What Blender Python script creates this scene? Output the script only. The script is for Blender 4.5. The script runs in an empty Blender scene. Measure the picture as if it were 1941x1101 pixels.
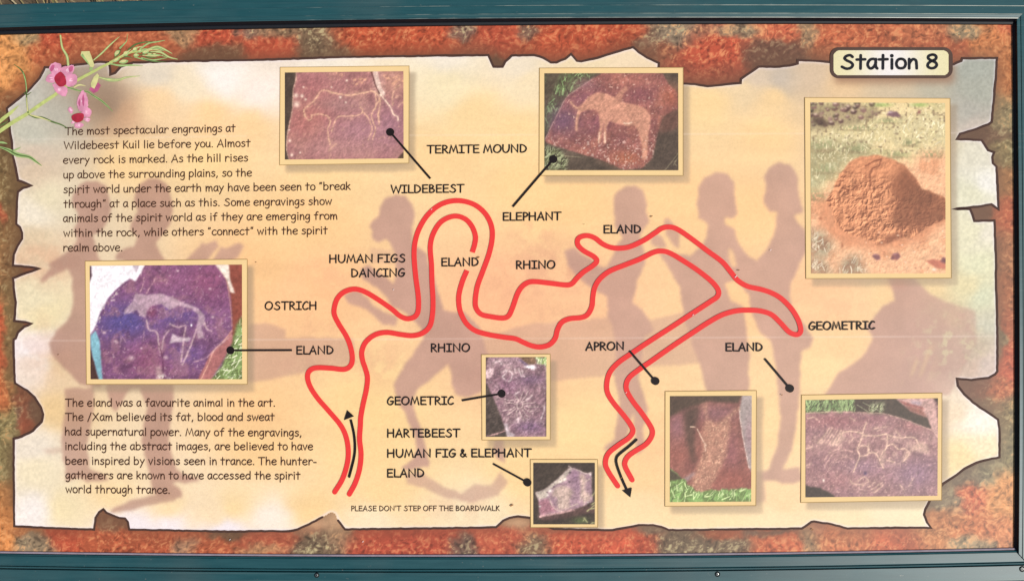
import bpy, math, random
import numpy as np

# ------------------------------------------------------------------ camera, world, sun
SC = bpy.context.scene
COL = SC.collection
TILT = math.radians(28.0)              # the board leans back, 28 degrees off level
CENTRE = (0.0, 0.0, 0.78)              # middle of the printed face
DIST = 1.30                            # camera to printed face
W_M = 1.20                             # metres of board across the picture width
PX = W_M / 1941.0                      # metres per photo pixel on the face
EXPOSURE = 0.0
SUN_LOCAL = (0.50, -0.22, 1.0)         # direction to the sun seen in the board's own axes
SUN_STRENGTH = 3.3
SKY_STRENGTH = 0.10


def to_world_dir(d):
    u, v, w = d
    s, c = math.sin(TILT), math.cos(TILT)
    r = (u, v * c - w * s, v * s + w * c)
    n = math.sqrt(sum(q * q for q in r))
    return tuple(q / n for q in r)


cam_d = bpy.data.cameras.new('camera')
cam = bpy.data.objects.new('camera', cam_d)
COL.objects.link(cam)
cam_d.sensor_width = 36.0
cam_d.lens = 36.0 * DIST / W_M
cam_d.clip_start = 0.05
cam_d.clip_end = 500.0
wd = to_world_dir((0, 0, 1))
cam.location = tuple(CENTRE[i] + wd[i] * DIST for i in range(3))
cam.rotation_euler = (TILT, 0, 0)
SC.camera = cam

sd = to_world_dir(SUN_LOCAL)
sun_el = math.asin(sd[2])
sun_az = math.atan2(sd[0], sd[1])
world = bpy.data.worlds.new('World')
SC.world = world
world.use_nodes = True
wn = world.node_tree
bg = wn.nodes['Background']
sky = wn.nodes.new('ShaderNodeTexSky')
sky.sky_type = 'NISHITA'
sky.sun_disc = False
sky.sun_elevation = sun_el
sky.sun_rotation = sun_az
wn.links.new(sky.outputs[0], bg.inputs[0])
bg.inputs[1].default_value = SKY_STRENGTH

sun_d = bpy.data.lights.new('sun', 'SUN')
sun_d.energy = SUN_STRENGTH
sun_d.angle = math.radians(0.5)
sun_d.color = (1.0, 0.95, 0.87)
sun = bpy.data.objects.new('sun', sun_d)
COL.objects.link(sun)
sun.location = (2, -1, 4)
sun.rotation_euler = (math.pi / 2 - sun_el, 0, math.pi - sun_az)

SC.view_settings.view_transform = 'Standard'
SC.view_settings.look = 'None'
SC.view_settings.exposure = EXPOSURE
SC.view_settings.gamma = 1.0
SC.view_settings.use_curve_mapping = False

GAIN = np.array([1.135, 1.185, 1.195])   # light on the face per channel, from a grey test sheet


# ------------------------------------------------------------------ small helpers
def lin(c):
    c = np.asarray(c, dtype=np.float64) / 255.0
    return np.where(c <= 0.04045, c / 12.92, ((c + 0.055) / 1.055) ** 2.4)


def base(c):
    return np.clip(lin(c) / GAIN, 0.0, 0.93)


def board_xyz(px, py, w):
    """Photo pixel on the face (and height w above it) to the board's own axes."""
    k = PX * (DIST - w) / DIST
    return (px - 970.5) * k, (550.5 - py) * k, w + 0.0 * px


def mesh_obj(name, verts, faces, mat, parent=None, on_board=True, loc=None):
    me = bpy.data.meshes.new(name)
    me.from_pydata([tuple(v) for v in verts], [], faces)
    me.update()
    o = bpy.data.objects.new(name, me)
    COL.objects.link(o)
    if mat is not None:
        for m in (mat if isinstance(mat, (list, tuple)) else [mat]):
            me.materials.append(m)
    if parent is not None:
        o.parent = parent
        if parent is BOARD and on_board:
            o.location = CENTRE
            o.rotation_euler = (TILT, 0, 0)
    return o


def mesh_np(name, V, Q, rgb, mat, parent):
    """V n x 3, Q m x 4 quads, rgb n x 3 display colours (0..255)."""
    me = bpy.data.meshes.new(name)
    me.vertices.add(len(V))
    me.vertices.foreach_set('co', np.ascontiguousarray(V, dtype=np.float32).ravel())
    me.loops.add(Q.size)
    me.loops.foreach_set('vertex_index', np.ascontiguousarray(Q, dtype=np.int32).ravel())
    me.polygons.add(len(Q))
    me.polygons.foreach_set('loop_start', np.arange(0, Q.size, 4, dtype=np.int32))
    me.polygons.foreach_set('loop_total', np.full(len(Q), 4, dtype=np.int32))
    me.update(calc_edges=True)
    ca = me.color_attributes.new('print', 'FLOAT_COLOR', 'POINT')
    rgba = np.ones((len(V), 4), dtype=np.float32)
    rgba[:, :3] = base(rgb)
    ca.data.foreach_set('color', rgba.ravel())
    me.materials.append(mat)
    o = bpy.data.objects.new(name, me)
    COL.objects.link(o)
    o.parent = parent
    if parent is BOARD:
        o.location = CENTRE
        o.rotation_euler = (TILT, 0, 0)
    return o


def nodes_of(name):
    m = bpy.data.materials.new(name)
    m.use_nodes = True
    return m, m.node_tree, m.node_tree.nodes['Principled BSDF']


def print_material(name, rough=0.44, spec=0.21):
    """Ink on a laminated sheet: colour per vertex, plus fine grain from noise nodes."""
    m, nt, b = nodes_of(name)
    at = nt.nodes.new('ShaderNodeAttribute')
    at.attribute_name = 'print'
    tc = nt.nodes.new('ShaderNodeTexCoord')
    nz = nt.nodes.new('ShaderNodeTexNoise')
    nz.inputs['Scale'].default_value = 520.0
    nz.inputs['Detail'].default_value = 3.0
    nt.links.new(tc.outputs['Object'], nz.inputs['Vector'])
    mr = nt.nodes.new('ShaderNodeMapRange')
    mr.inputs['From Min'].default_value = 0.3
    mr.inputs['From Max'].default_value = 0.7
    mr.inputs['To Min'].default_value = 0.955
    mr.inputs['To Max'].default_value = 1.045
    nt.links.new(nz.outputs['Fac'], mr.inputs['Value'])
    mx = nt.nodes.new('ShaderNodeVectorMath')
    mx.operation = 'SCALE'
    nt.links.new(at.outputs['Color'], mx.inputs[0])
    nt.links.new(mr.outputs[0], mx.inputs['Scale'])
    nt.links.new(mx.outputs[0], b.inputs['Base Color'])
    b.inputs['Roughness'].default_value = rough
    b.inputs['Specular IOR Level'].default_value = spec
    return m


def ink_material(name, c, rough=0.5, spec=0.15, var=0.06, scale=220.0):
    m, nt, b = nodes_of(name)
    tc = nt.nodes.new('ShaderNodeTexCoord')
    nz = nt.nodes.new('ShaderNodeTexNoise')
    nz.inputs['Scale'].default_value = scale
    nz.inputs['Detail'].default_value = 4.0
    nt.links.new(tc.outputs['Object'], nz.inputs['Vector'])
    rp = nt.nodes.new('ShaderNodeValToRGB')
    c = base(c)
    rp.color_ramp.elements[0].position = 0.3
    rp.color_ramp.elements[1].position = 0.7
    rp.color_ramp.elements[0].color = (*(np.clip(c * (1 - var), 0, 1)), 1)
    rp.color_ramp.elements[1].color = (*(np.clip(c * (1 + var), 0, 1)), 1)
    nt.links.new(nz.outputs['Fac'], rp.inputs[0])
    nt.links.new(rp.outputs[0], b.inputs['Base Color'])
    b.inputs['Roughness'].default_value = rough
    b.inputs['Specular IOR Level'].default_value = spec
    return m


# value noise on arbitrary point arrays ---------------------------------------
_T = np.random.RandomState(7).rand(8, 256, 256)


def noise(X, Y, s, seed=0):
    t = _T[seed % 8]
    x = X / s + 37.3 * (seed + 1)
    y = Y / s + 91.7 * (seed + 1)
    xi = np.floor(x).astype(int)
    yi = np.floor(y).astype(int)
    fx = x - xi
    fy = y - yi
    fx = fx * fx * (3 - 2 * fx)
    fy = fy * fy * (3 - 2 * fy)
    a, b, c, d = xi & 255, yi & 255, (xi + 1) & 255, (yi + 1) & 255
    return (t[b, a] * (1 - fx) + t[b, c] * fx) * (1 - fy) + (t[d, a] * (1 - fx) + t[d, c] * fx) * fy


def fbm(X, Y, s, o=4, seed=0):
    r, amp, tot = 0.0, 1.0, 0.0
    for i in range(o):
        r = r + amp * noise(X, Y, s / 2 ** i, seed + i)
        tot += amp
        amp *= 0.55
    return r / tot


def sstep(a, b, x):
    t = np.clip((x - a) / (b - a), 0, 1)
    return t * t * (3 - 2 * t)


def inpoly(X, Y, poly):
    poly = np.asarray(poly, dtype=float)
    out = np.zeros(X.shape, bool)
    x0, y0 = poly.min(0)
    x1, y1 = poly.max(0)
    sel = (X >= x0) & (X <= x1) & (Y >= y0) & (Y <= y1)
    if not sel.any():
        return out
    xs, ys = X[sel], Y[sel]
    r = np.zeros(xs.shape, bool)
    n = len(poly)
    for i in range(n):
        ax, ay = poly[i]
        bx, by = poly[(i + 1) % n]
        if ay == by:
            continue
        c = (ay > ys) != (by > ys)
        r ^= c & (xs < (bx - ax) * (ys - ay) / (by - ay) + ax)
    out[sel] = r
    return out


def blur(M, r):
    """Three box passes, about a gaussian of sigma r samples."""
    M = M.astype(float)
    k = max(1, int(round(r)))
    for _ in range(3):
        for ax in (0, 1):
            P = np.concatenate([np.repeat(M.take([0], ax), k + 1, ax), M, np.repeat(M.take([-1], ax), k, ax)], ax)
            S = np.cumsum(P, ax)
            n = M.shape[ax]
            M = (S.take(range(2 * k + 1, 2 * k + 1 + n), ax) - S.take(range(0, n), ax)) / (2 * k + 1)
    return M


def pdist(X, Y, pts, reach):
    """Distance to a polyline, only worked out within reach of it."""
    pts = np.asarray(pts, float)
    D = np.full(X.shape, 1e3)
    x0, y0 = pts.min(0) - reach
    x1, y1 = pts.max(0) + reach
    sel = (X >= x0) & (X <= x1) & (Y >= y0) & (Y <= y1)
    if not sel.any():
        return D
    xs, ys = X[sel], Y[sel]
    d = np.full(xs.shape, 1e6)
    for (ax, ay), (bx, by) in zip(pts[:-1], pts[1:]):
        vx, vy = bx - ax, by - ay
        L = vx * vx + vy * vy + 1e-9
        t = np.clip(((xs - ax) * vx + (ys - ay) * vy) / L, 0, 1)
        d = np.minimum(d, (xs - ax - t * vx) ** 2 + (ys - ay - t * vy) ** 2)
    D[sel] = np.sqrt(d)
    return D


def spline(pts, closed=False, step=4.0):
    """Catmull-Rom through the points."""
    p = [np.asarray(q, float) for q in pts]
    n = len(p)
    out = []
    for i in range(n if closed else n - 1):
        if closed:
            a, b, c, d = p[i - 1], p[i], p[(i + 1) % n], p[(i + 2) % n]
        else:
            b, c = p[i], p[i + 1]
            a = p[i - 1] if i else 2 * b - c
            d = p[i + 2] if i + 2 < n else 2 * c - b
        k = max(2, int(np.linalg.norm(c - b) / step) + 1)
        for j in range(k):
            t = j / k
            out.append(0.5 * (2 * b + (c - a) * t + (2 * a - 5 * b + 4 * c - d) * t * t + (3 * b - a - 3 * c + d) * t ** 3))
    out.append(p[0] if closed else p[-1])
    return np.array(out)


class Ribbons:
    """Flat strokes with round ends, gathered into one mesh in photo pixels."""
    def __init__(self, w):
        self.v, self.f, self.w, self.k = [], [], w, 0

    def stroke(self, pts, width, caps=(True, True)):
        pts = np.asarray(pts, float)
        keep = [0]
        for i in range(1, len(pts)):
            if np.linalg.norm(pts[i] - pts[keep[-1]]) > 0.05:
                keep.append(i)
        pts = pts[keep]
        n = len(pts)
        self.k += 1
        w = self.w + (self.k % 9) * 0.000012
        b0 = len(self.v)
        wid = np.full(n, width, float) if np.isscalar(width) else np.interp(np.linspace(0, 1, n), np.linspace(0, 1, len(width)), width)
        if n == 1:
            for j in range(12):
                a = j * math.pi / 6
                self.v.append((pts[0][0] + math.cos(a) * wid[0] / 2, pts[0][1] - math.sin(a) * wid[0] / 2, w))
            self.f.append(list(range(b0, b0 + 12)))
            return
        d = np.diff(pts, axis=0)
        d /= np.linalg.norm(d, axis=1)[:, None]
        for i in range(n):
            if i == 0:
                t, m = d[0], 1.0
            elif i == n - 1:
                t, m = d[-1], 1.0
            else:
                t = d[i - 1] + d[i]
                L = np.linalg.norm(t)
                t = d[i] if L < 1e-3 else t / L
                m = 1.0 / max(0.55, abs(np.dot(t, d[i])))
            nx, ny = -t[1] * m * wid[i] / 2, t[0] * m * wid[i] / 2
            self.v += [(pts[i][0] + nx, pts[i][1] + ny, w), (pts[i][0] - nx, pts[i][1] - ny, w)]
            if i:
                a = b0 + 2 * i
                self.f.append([a - 2, a, a + 1, a - 1])
        for e, on in enumerate(caps):
            if not on:
                continue
            p, t, r = (pts[0], -d[0], wid[0] / 2) if e == 0 else (pts[-1], d[-1], wid[-1] / 2)
            i0 = len(self.v)
            nrm = np.array((-t[1], t[0]))
            for j in range(7):
                a = j * math.pi / 6
                q = p + r * (math.cos(a) * nrm + math.sin(a) * t)
                self.v.append((q[0], q[1], w))
            self.f.append(list(range(i0, i0 + 7)))

    def poly(self, pts):
        self.k += 1
        w = self.w + (self.k % 9) * 0.000012
        i0 = len(self.v)
        self.v += [(x, y, w) for x, y in pts]
        self.f.append(list(range(i0, i0 + len(pts))))

    def build(self, name, mat, parent):
        a = np.array(self.v)
        x, y, z = board_xyz(a[:, 0], a[:, 1], a[:, 2])
        V = list(zip(x, y, z))
        F = []
        for f in self.f:                                  # all faces look towards the reader
            s = 0.0
            for i in range(len(f)):
                p, q = V[f[i]], V[f[(i + 1) % len(f)]]
                s += p[0] * q[1] - q[0] * p[1]
            F.append(f if s > 0 else f[::-1])
        return mesh_obj(name, V, F, mat, parent)


def grid_mesh(name, X, Y, w, rgb, keep, mat, parent):
    """Painted sheet: X, Y photo pixels (rows x cols), keep = cells to keep or None."""
    r, c = X.shape
    idx = np.arange(r * c).reshape(r, c)
    q = np.stack([idx[1:, :-1], idx[1:, 1:], idx[:-1, 1:], idx[:-1, :-1]], -1)
    q = q[keep] if keep is not None else q.reshape(-1, 4)
    used = np.zeros(r * c, bool)
    used[q.ravel()] = True
    remap = np.cumsum(used) - 1
    x, y, z = board_xyz(X.ravel(), Y.ravel(), np.full(r * c, w))
    V = np.stack([x, y, z], 1)[used]
    return mesh_np(name, V, remap[q], rgb.reshape(-1, 3)[used], mat, parent)


def canvas(x0, y0, x1, y1, res):
    xs = np.linspace(x0, x1, int((x1 - x0) / res) + 2)
    ys = np.linspace(y0, y1, int((y1 - y0) / res) + 2)
    return np.meshgrid(xs, ys)


def mix(img, c, a):
    c = np.asarray(c, float)
    a = np.clip(a, 0, 1)[..., None]
    return img * (1 - a) + c * a


# ------------------------------------------------------------------ the ground and its dry grass
def ground_material():
    m, nt, b = nodes_of('dry_soil')
    tc = nt.nodes.new('ShaderNodeTexCoord')
    n1 = nt.nodes.new('ShaderNodeTexNoise')
    n1.inputs['Scale'].default_value = 9.0
    n1.inputs['Detail'].default_value = 8.0
    nt.links.new(tc.outputs['Object'], n1.inputs['Vector'])
    rp = nt.nodes.new('ShaderNodeValToRGB')
    rp.color_ramp.elements[0].position = 0.32
    rp.color_ramp.elements[0].color = (0.07, 0.045, 0.025, 1)
    rp.color_ramp.elements[1].position = 0.7
    rp.color_ramp.elements[1].color = (0.26, 0.19, 0.11, 1)
    nt.links.new(n1.outputs['Fac'], rp.inputs[0])
    nt.links.new(rp.outputs[0], b.inputs['Base Color'])
    b.inputs['Roughness'].default_value = 0.95
    bp = nt.nodes.new('ShaderNodeBump')
    bp.inputs['Distance'].default_value = 0.03
    nt.links.new(n1.outputs['Fac'], bp.inputs['Height'])
    nt.links.new(bp.outputs[0], b.inputs['Normal'])
    return m


BOARD = None
RNG = random.Random(11)
g = mesh_obj('ground', [(-60, -60, 0), (60, -60, 0), (60, 60, 0), (-60, 60, 0)], [(0, 1, 2, 3)], ground_material())
g['kind'] = 'structure'
g['label'] = 'dry brown soil behind the board'


def grass_material():
    m, nt, b = nodes_of('dry_grass')
    at = nt.nodes.new('ShaderNodeAttribute')
    at.attribute_name = 'tone'
    nt.links.new(at.outputs['Color'], b.inputs['Base Color'])
    b.inputs['Roughness'].default_value = 0.7
    return m


def build_grass():
    R = np.random.RandomState(5)
    n = 26000
    cx = R.uniform(-2.6, 2.6, n)
    cy = R.uniform(-1.2, 3.4, n)
    clump = fbm(cx * 100, cy * 100, 22, 3, 3)
    k = clump > 0.40
    cx, cy, clump = cx[k], cy[k], clump[k]
    n = len(cx)
    h = R.uniform(0.04, 0.17, n) * (0.5 + clump)
    a = R.uniform(0, 2 * math.pi, n)
    lean = R.uniform(0.1, 1.0, n) * h
    wd_ = R.uniform(0.0012, 0.003, n)
    dx, dy = np.cos(a) * lean, np.sin(a) * lean
    px_, py_ = -np.sin(a) * wd_, np.cos(a) * wd_
    V = np.stack([
        np.stack([cx - px_, cy - py_, np.zeros(n)], 1),
        np.stack([cx + px_, cy + py_, np.zeros(n)], 1),
        np.stack([cx + px_ * .7 + dx * .4, cy + py_ * .7 + dy * .4, h * .65], 1),
        np.stack([cx - px_ * .7 + dx * .4, cy - py_ * .7 + dy * .4, h * .65], 1),
        np.stack([cx + px_ * .2 + dx, cy + py_ * .2 + dy, h], 1),
        np.stack([cx - px_ * .2 + dx, cy - py_ * .2 + dy, h], 1)], 1)
    q0 = np.array([[0, 1, 2, 3], [3, 2, 4, 5]])
    Q = (np.arange(n)[:, None, None] * 6 + q0[None]).reshape(-1, 4)
    me = bpy.data.meshes.new('dry_grass')
    me.vertices.add(n * 6)
    me.vertices.foreach_set('co', V.reshape(-1).astype(np.float32))
    me.loops.add(Q.size)
    me.loops.foreach_set('vertex_index', Q.ravel().astype(np.int32))
    me.polygons.add(len(Q))
    me.polygons.foreach_set('loop_start', np.arange(0, Q.size, 4, dtype=np.int32))
    me.polygons.foreach_set('loop_total', np.full(len(Q), 4, dtype=np.int32))
    me.update(calc_edges=True)
    pal = np.array([(0.42, 0.33, 0.17), (0.30, 0.24, 0.10), (0.52, 0.43, 0.26), (0.20, 0.20, 0.07), (0.34, 0.22, 0.10)])
    tone = pal[R.randint(0, 5, n)] * R.uniform(0.7, 1.15, n)[:, None]
    ca = me.color_attributes.new('tone', 'FLOAT_COLOR', 'POINT')
    rgba = np.ones((n * 6, 4), np.float32)
    rgba[:, :3] = np.repeat(tone, 6, 0)
    ca.data.foreach_set('color', rgba.ravel())
    me.materials.append(grass_material())
    o = bpy.data.objects.new('dry_grass', me)
    COL.objects.link(o)
    o['kind'] = 'stuff'
    o['label'] = 'straw coloured dry grass growing behind the board'
    o['category'] = 'grass'


build_grass()

# ------------------------------------------------------------------ the board itself
BOARD = bpy.data.objects.new('information_board', None)
COL.objects.link(BOARD)
BOARD['label'] = 'teal framed interpretive board with a printed map of rock engravings'
BOARD['category'] = 'information board'

M_PRINT = print_material('printed_sheet')
M_PHOTO = print_material('printed_photograph', 0.44, 0.19)
M_BLACK = ink_material('black_ink', (30, 22, 22), 0.5, 0.12)
M_TEXT = ink_material('text_ink', (74, 47, 36), 0.5, 0.1)
M_RED = ink_material('red_ink', (236, 62, 60), 0.5, 0.12, 0.03)
M_EDGE = ink_material('torn_edge_ink', (80, 58, 50), 0.55, 0.1, 0.15, 60)
M_CARD = ink_material('cream_card_ink', (243, 212, 152), 0.55, 0.1, 0.02, 30)
M_HAIR = ink_material('card_outline_ink', (170, 140, 88), 0.55, 0.1)
M_BACK = ink_material('board_core', (60, 60, 58), 0.7, 0.2)
M_SEAL_SHADE = ink_material('black_rubber_and_shade', (16, 19, 26), 0.5, 0.25, 0.15, 300)
M_BRIGHT_LINE = ink_material('bright_edge_line', (158, 146, 156), 0.45, 0.25, 0.12, 120)  # reflected bright line at the panel's lower edge, painted as a pale strip


def rail_material():
    m, nt, b = nodes_of('teal_paint')
    tc = nt.nodes.new('ShaderNodeTexCoord')
    mp = nt.nodes.new('ShaderNodeMapping')
    mp.inputs['Scale'].default_value = (6, 60, 60)
    nt.links.new(tc.outputs['Object'], mp.inputs['Vector'])
    n1 = nt.nodes.new('ShaderNodeTexNoise')
    n1.inputs['Scale'].default_value = 4.0
    n1.inputs['Detail'].default_value = 6.0
    nt.links.new(mp.outputs[0], n1.inputs['Vector'])
    rp = nt.nodes.new('ShaderNodeValToRGB')
    rp.color_ramp.elements[0].position = 0.3
    rp.color_ramp.elements[1].position = 0.72
    rp.color_ramp.elements[0].color = (0.010, 0.060, 0.070, 1)
    rp.color_ramp.elements[1].color = (0.018, 0.078, 0.088, 1)
    nt.links.new(n1.outputs['Fac'], rp.inputs[0])
    # pale scuffs and dust specks
    n2 = nt.nodes.new('ShaderNodeTexNoise')
    n2.inputs['Scale'].default_value = 260.0
    n2.inputs['Detail'].default_value = 2.0
    nt.links.new(tc.outputs['Object'], n2.inputs['Vector'])
    r2 = nt.nodes.new('ShaderNodeValToRGB')
    r2.color_ramp.elements[0].position = 0.72
    r2.color_ramp.elements[1].position = 0.80
    r2.color_ramp.elements[0].color = (0, 0, 0, 1)
    r2.color_ramp.elements[1].color = (0.45, 0.45, 0.45, 1)
    nt.links.new(n2.outputs['Fac'], r2.inputs[0])
    mx = nt.nodes.new('ShaderNodeMix')
    mx.data_type = 'RGBA'
    nt.links.new(r2.outputs[0], mx.inputs[0])
    nt.links.new(rp.outputs[0], mx.inputs[6])
    mx.inputs[7].default_value = (0.25, 0.24, 0.2, 1)
    m3 = nt.nodes.new('ShaderNodeMapping')
    m3.inputs['Scale'].default_value = (2.2, 330, 330)
    nt.links.new(tc.outputs['Object'], m3.inputs['Vector'])
    n3 = nt.nodes.new('ShaderNodeTexNoise')
    n3.inputs['Scale'].default_value = 1.0
    n3.inputs['Detail'].default_value = 3.0
    nt.links.new(m3.outputs[0], n3.inputs['Vector'])
    r3 = nt.nodes.new('ShaderNodeValToRGB')
    r3.color_ramp.elements[0].position = 0.60
    r3.color_ramp.elements[1].position = 0.76
    r3.color_ramp.elements[0].color = (0, 0, 0, 1)
    r3.color_ramp.elements[1].color = (0.30, 0.30, 0.30, 1)
    nt.links.new(n3.outputs['Fac'], r3.inputs[0])
    m4 = nt.nodes.new('ShaderNodeMix')
    m4.data_type = 'RGBA'
    nt.links.new(r3.outputs[0], m4.inputs[0])
    nt.links.new(mx.outputs[2], m4.inputs[6])
    m4.inputs[7].default_value = (0.13, 0.17, 0.16, 1)
    n5 = nt.nodes.new('ShaderNodeTexNoise')            # dust lying in cloudy patches
    n5.inputs['Scale'].default_value = 7.0
    n5.inputs['Detail'].default_value = 5.0
    nt.links.new(tc.outputs['Object'], n5.inputs['Vector'])
    r5 = nt.nodes.new('ShaderNodeValToRGB')
    r5.color_ramp.elements[0].position = 0.50
    r5.color_ramp.elements[1].position = 0.80
    r5.color_ramp.elements[0].color = (0, 0, 0, 1)
    r5.color_ramp.elements[1].color = (0.22, 0.22, 0.22, 1)
    nt.links.new(n5.outputs['Fac'], r5.inputs[0])
    m5 = nt.nodes.new('ShaderNodeMix')
    m5.data_type = 'RGBA'
    nt.links.new(r5.outputs[0], m5.inputs[0])
    nt.links.new(m4.outputs[2], m5.inputs[6])
    m5.inputs[7].default_value = (0.17, 0.15, 0.125, 1)
    nt.links.new(m5.outputs[2], b.inputs['Base Color'])
    b.inputs['Roughness'].default_value = 0.37
    b.inputs['Specular IOR Level'].default_value = 0.27
    return m


def edge_highlight_material():
    """Highlight lines painted on the rail edges in pale colour, patchy, stronger to the right."""
    m, nt, b = nodes_of('edge_highlight')
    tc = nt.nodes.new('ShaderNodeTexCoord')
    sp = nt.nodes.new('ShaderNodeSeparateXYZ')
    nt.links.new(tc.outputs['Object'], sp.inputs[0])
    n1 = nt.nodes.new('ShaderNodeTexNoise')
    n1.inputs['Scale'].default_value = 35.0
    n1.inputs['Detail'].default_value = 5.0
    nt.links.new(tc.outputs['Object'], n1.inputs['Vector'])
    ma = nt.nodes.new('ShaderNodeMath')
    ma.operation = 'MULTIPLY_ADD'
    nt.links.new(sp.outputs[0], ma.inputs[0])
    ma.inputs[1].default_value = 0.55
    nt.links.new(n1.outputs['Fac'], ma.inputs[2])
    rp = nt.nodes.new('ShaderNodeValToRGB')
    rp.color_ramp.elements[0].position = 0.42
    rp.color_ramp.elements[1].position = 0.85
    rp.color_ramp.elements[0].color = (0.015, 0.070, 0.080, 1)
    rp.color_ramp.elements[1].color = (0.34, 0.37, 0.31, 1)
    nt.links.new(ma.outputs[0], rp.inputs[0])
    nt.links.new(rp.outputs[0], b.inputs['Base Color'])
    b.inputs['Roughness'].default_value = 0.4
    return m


M_RAIL = rail_material()
M_HIGHLIGHT = edge_highlight_material()  # light caught on the top rail edges, put into the colour

PARCH = [(12.8, 206), (35, 188), (52, 174), (64, 161), (75, 148.5), (83, 133.5), (85, 128), (114, 127), (147, 123), (185, 118), (206, 119),
 (208, 126), (209, 142), (218, 139), (229, 127), (253, 119), (321, 117), (500, 114), (643, 109), (807, 106.5), (925.5, 105), (935.6, 127), (952.8, 127),
 (958, 117), (970, 106), (1012, 105), (1029.5, 110), (1044.5, 119), (1055, 119), (1072, 112), (1082.6, 103), (1093.5, 116), (1102, 117), (1134, 110),
 (1167, 99.5), (1200, 90), (1210.7, 99.5), (1227, 110), (1249, 120), (1247.5, 140), (1280, 158), (1317, 160), (1341.5, 164), (1369, 161.5), (1404, 158),
 (1404.7, 150), (1438, 127), (1468, 127.5), (1495.5, 125), (1512, 121), (1512, 114.5), (1555, 116.6), (1575, 118.5), (1700, 135), (1807.5, 122.6), (1822.5, 116),
 (1824, 111), (1890, 110.5), (1888, 142), (1879.7, 231.6), (1874, 236), (1844, 247), (1820, 254), (1814, 264), (1860.6, 266), (1873, 285), (1884.5, 289),
 (1881, 298), (1882, 309.5), (1889, 316), (1893, 397), (1879.7, 387.5), (1860.6, 391), (1807, 396.5), (1839, 396.7), (1843, 406), (1847, 419), (1885, 418),
 (1888, 488), (1888, 540), (1890.6, 622), (1890.6, 703.5), (1886.5, 709), (1874, 716), (1841.5, 720), (1814, 717.5), (1815.7, 731), (1828, 747), (1844, 762),
 (1866, 777), (1892, 795), (1894.5, 812), (1894.7, 866), (1874, 870.5), (1850, 877), (1828, 888), (1806, 904.5), (1788, 916), (1764, 945), (1754, 964.5),
 (1751.6, 975), (1757, 989), (1765, 1000), (1741, 999.5), (1659, 1000), (1607, 1001), (1577, 993), (1543, 987.6), (1538, 988.5), (1520, 1001), (1441, 1002),
 (1268, 1004), (1254, 998), (1238, 994.5), (1210.7, 994.5), (1191.6, 998.5), (1161.6, 1004), (1050, 1002), (1020, 990), (1005, 981), (982, 978), (965.5, 981),
 (954, 986), (940.5, 998.5), (899.6, 999.5), (654, 1002.6), (641, 986), (635, 972), (628, 969), (611, 979.5), (586, 993), (564.5, 1002.6), (548, 1006), (480, 1006),
 (447, 1007), (245, 1003), (242.5, 989), (237, 982), (226, 981), (201.6, 971), (196, 964.5), (188, 970), (181, 981), (178.5, 1003), (100, 1000), (27, 996.6),
 (26, 910), (26, 831), (41, 827), (62.7, 816), (79, 799), (81.7, 785), (77.7, 771.6), (65.4, 752.5), (51.8, 740), (38, 732), (28.6, 726), (26, 676), (26, 643.5),
 (30, 641), (34, 630), (46, 619), (60, 613.2), (47.7, 610.5), (27, 608), (28.6, 594.5), (30, 572.7), (27, 553.6), (24.5, 527.5), (51.8, 516.6), (76, 509.2),
 (54.5, 506), (24.5, 503.5), (26, 482.5), (32.7, 467.5), (42, 452.6), (42, 441.7), (38, 430.8), (31, 425), (32, 384), (34, 364), (43.6, 356.6), (60, 352),
 (47.7, 347), (34, 342), (30, 319), (24.5, 297), (23, 272.5), (19, 251), (17.7, 231.6)]

# photo cards: outer quad (tl, tr, br, bl), inner quad, label
CARDS = [
 ('wildebeest', [(531, 128), (775.6, 125.5), (775, 309.5), (530, 313)], [(540, 138), (764.7, 135.5), (765, 300.5), (540, 302.7)],
  'photograph of a pinkish rock with a wildebeest engraved in outline'),
 ('elephant', [(1022.7, 129.5), (1295, 128.6), (1295, 333), (1022, 333)], [(1032, 139.5), (1285.6, 139), (1286, 323), (1032, 323)],
  'photograph of a red rock with a pale filled elephant figure'),
 ('termite', [(1525.5, 185.5), (1801, 187), (1803.4, 527), (1527.7, 528)], [(1536.4, 194.5), (1791.7, 195.6), (1792.5, 518), (1537.7, 518.5)],
  'tall photograph of an orange termite mound on red soil'),
 ('eland', [(161.5, 495), (468.7, 491.5), (468.7, 728), (164, 728)], [(170, 504), (458.6, 501.6), (459, 718.5), (171.7, 718.5)],
  'photograph of a violet rock with an engraved eland and white sky'),
 ('geometric', [(912.7, 672), (1043, 671), (1043, 833), (913.8, 833.7)], [(921, 677), (1036, 676.5), (1035.7, 827), (921, 827.5)],
  'small upright photograph of a lilac rock with a sunburst engraving'),
 ('human', [(1005.5, 870.5), (1133, 870.5), (1133, 998.5), (1006, 999)], [(1011, 876.7), (1127.6, 876.7), (1127.6, 993), (1011, 993)],
  'small square photograph of a pointed stone on a dark ground'),
 ('apron', [(1261, 741.6), (1434, 740), (1432.8, 957.7), (1260.5, 959)], [(1270, 750.5), (1425, 749.8), (1423.8, 950), (1270, 951)],
  'upright photograph of a brown rock above bright green grass'),
 ('eland_hatched', [(1519.5, 748.5), (1785.7, 744.6), (1785, 947.6), (1518, 952)], [(1527, 758), (1778, 754.5), (1777, 939), (1527, 942)],
  'wide photograph of a mauve rock with hatched engravings')]


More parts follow.
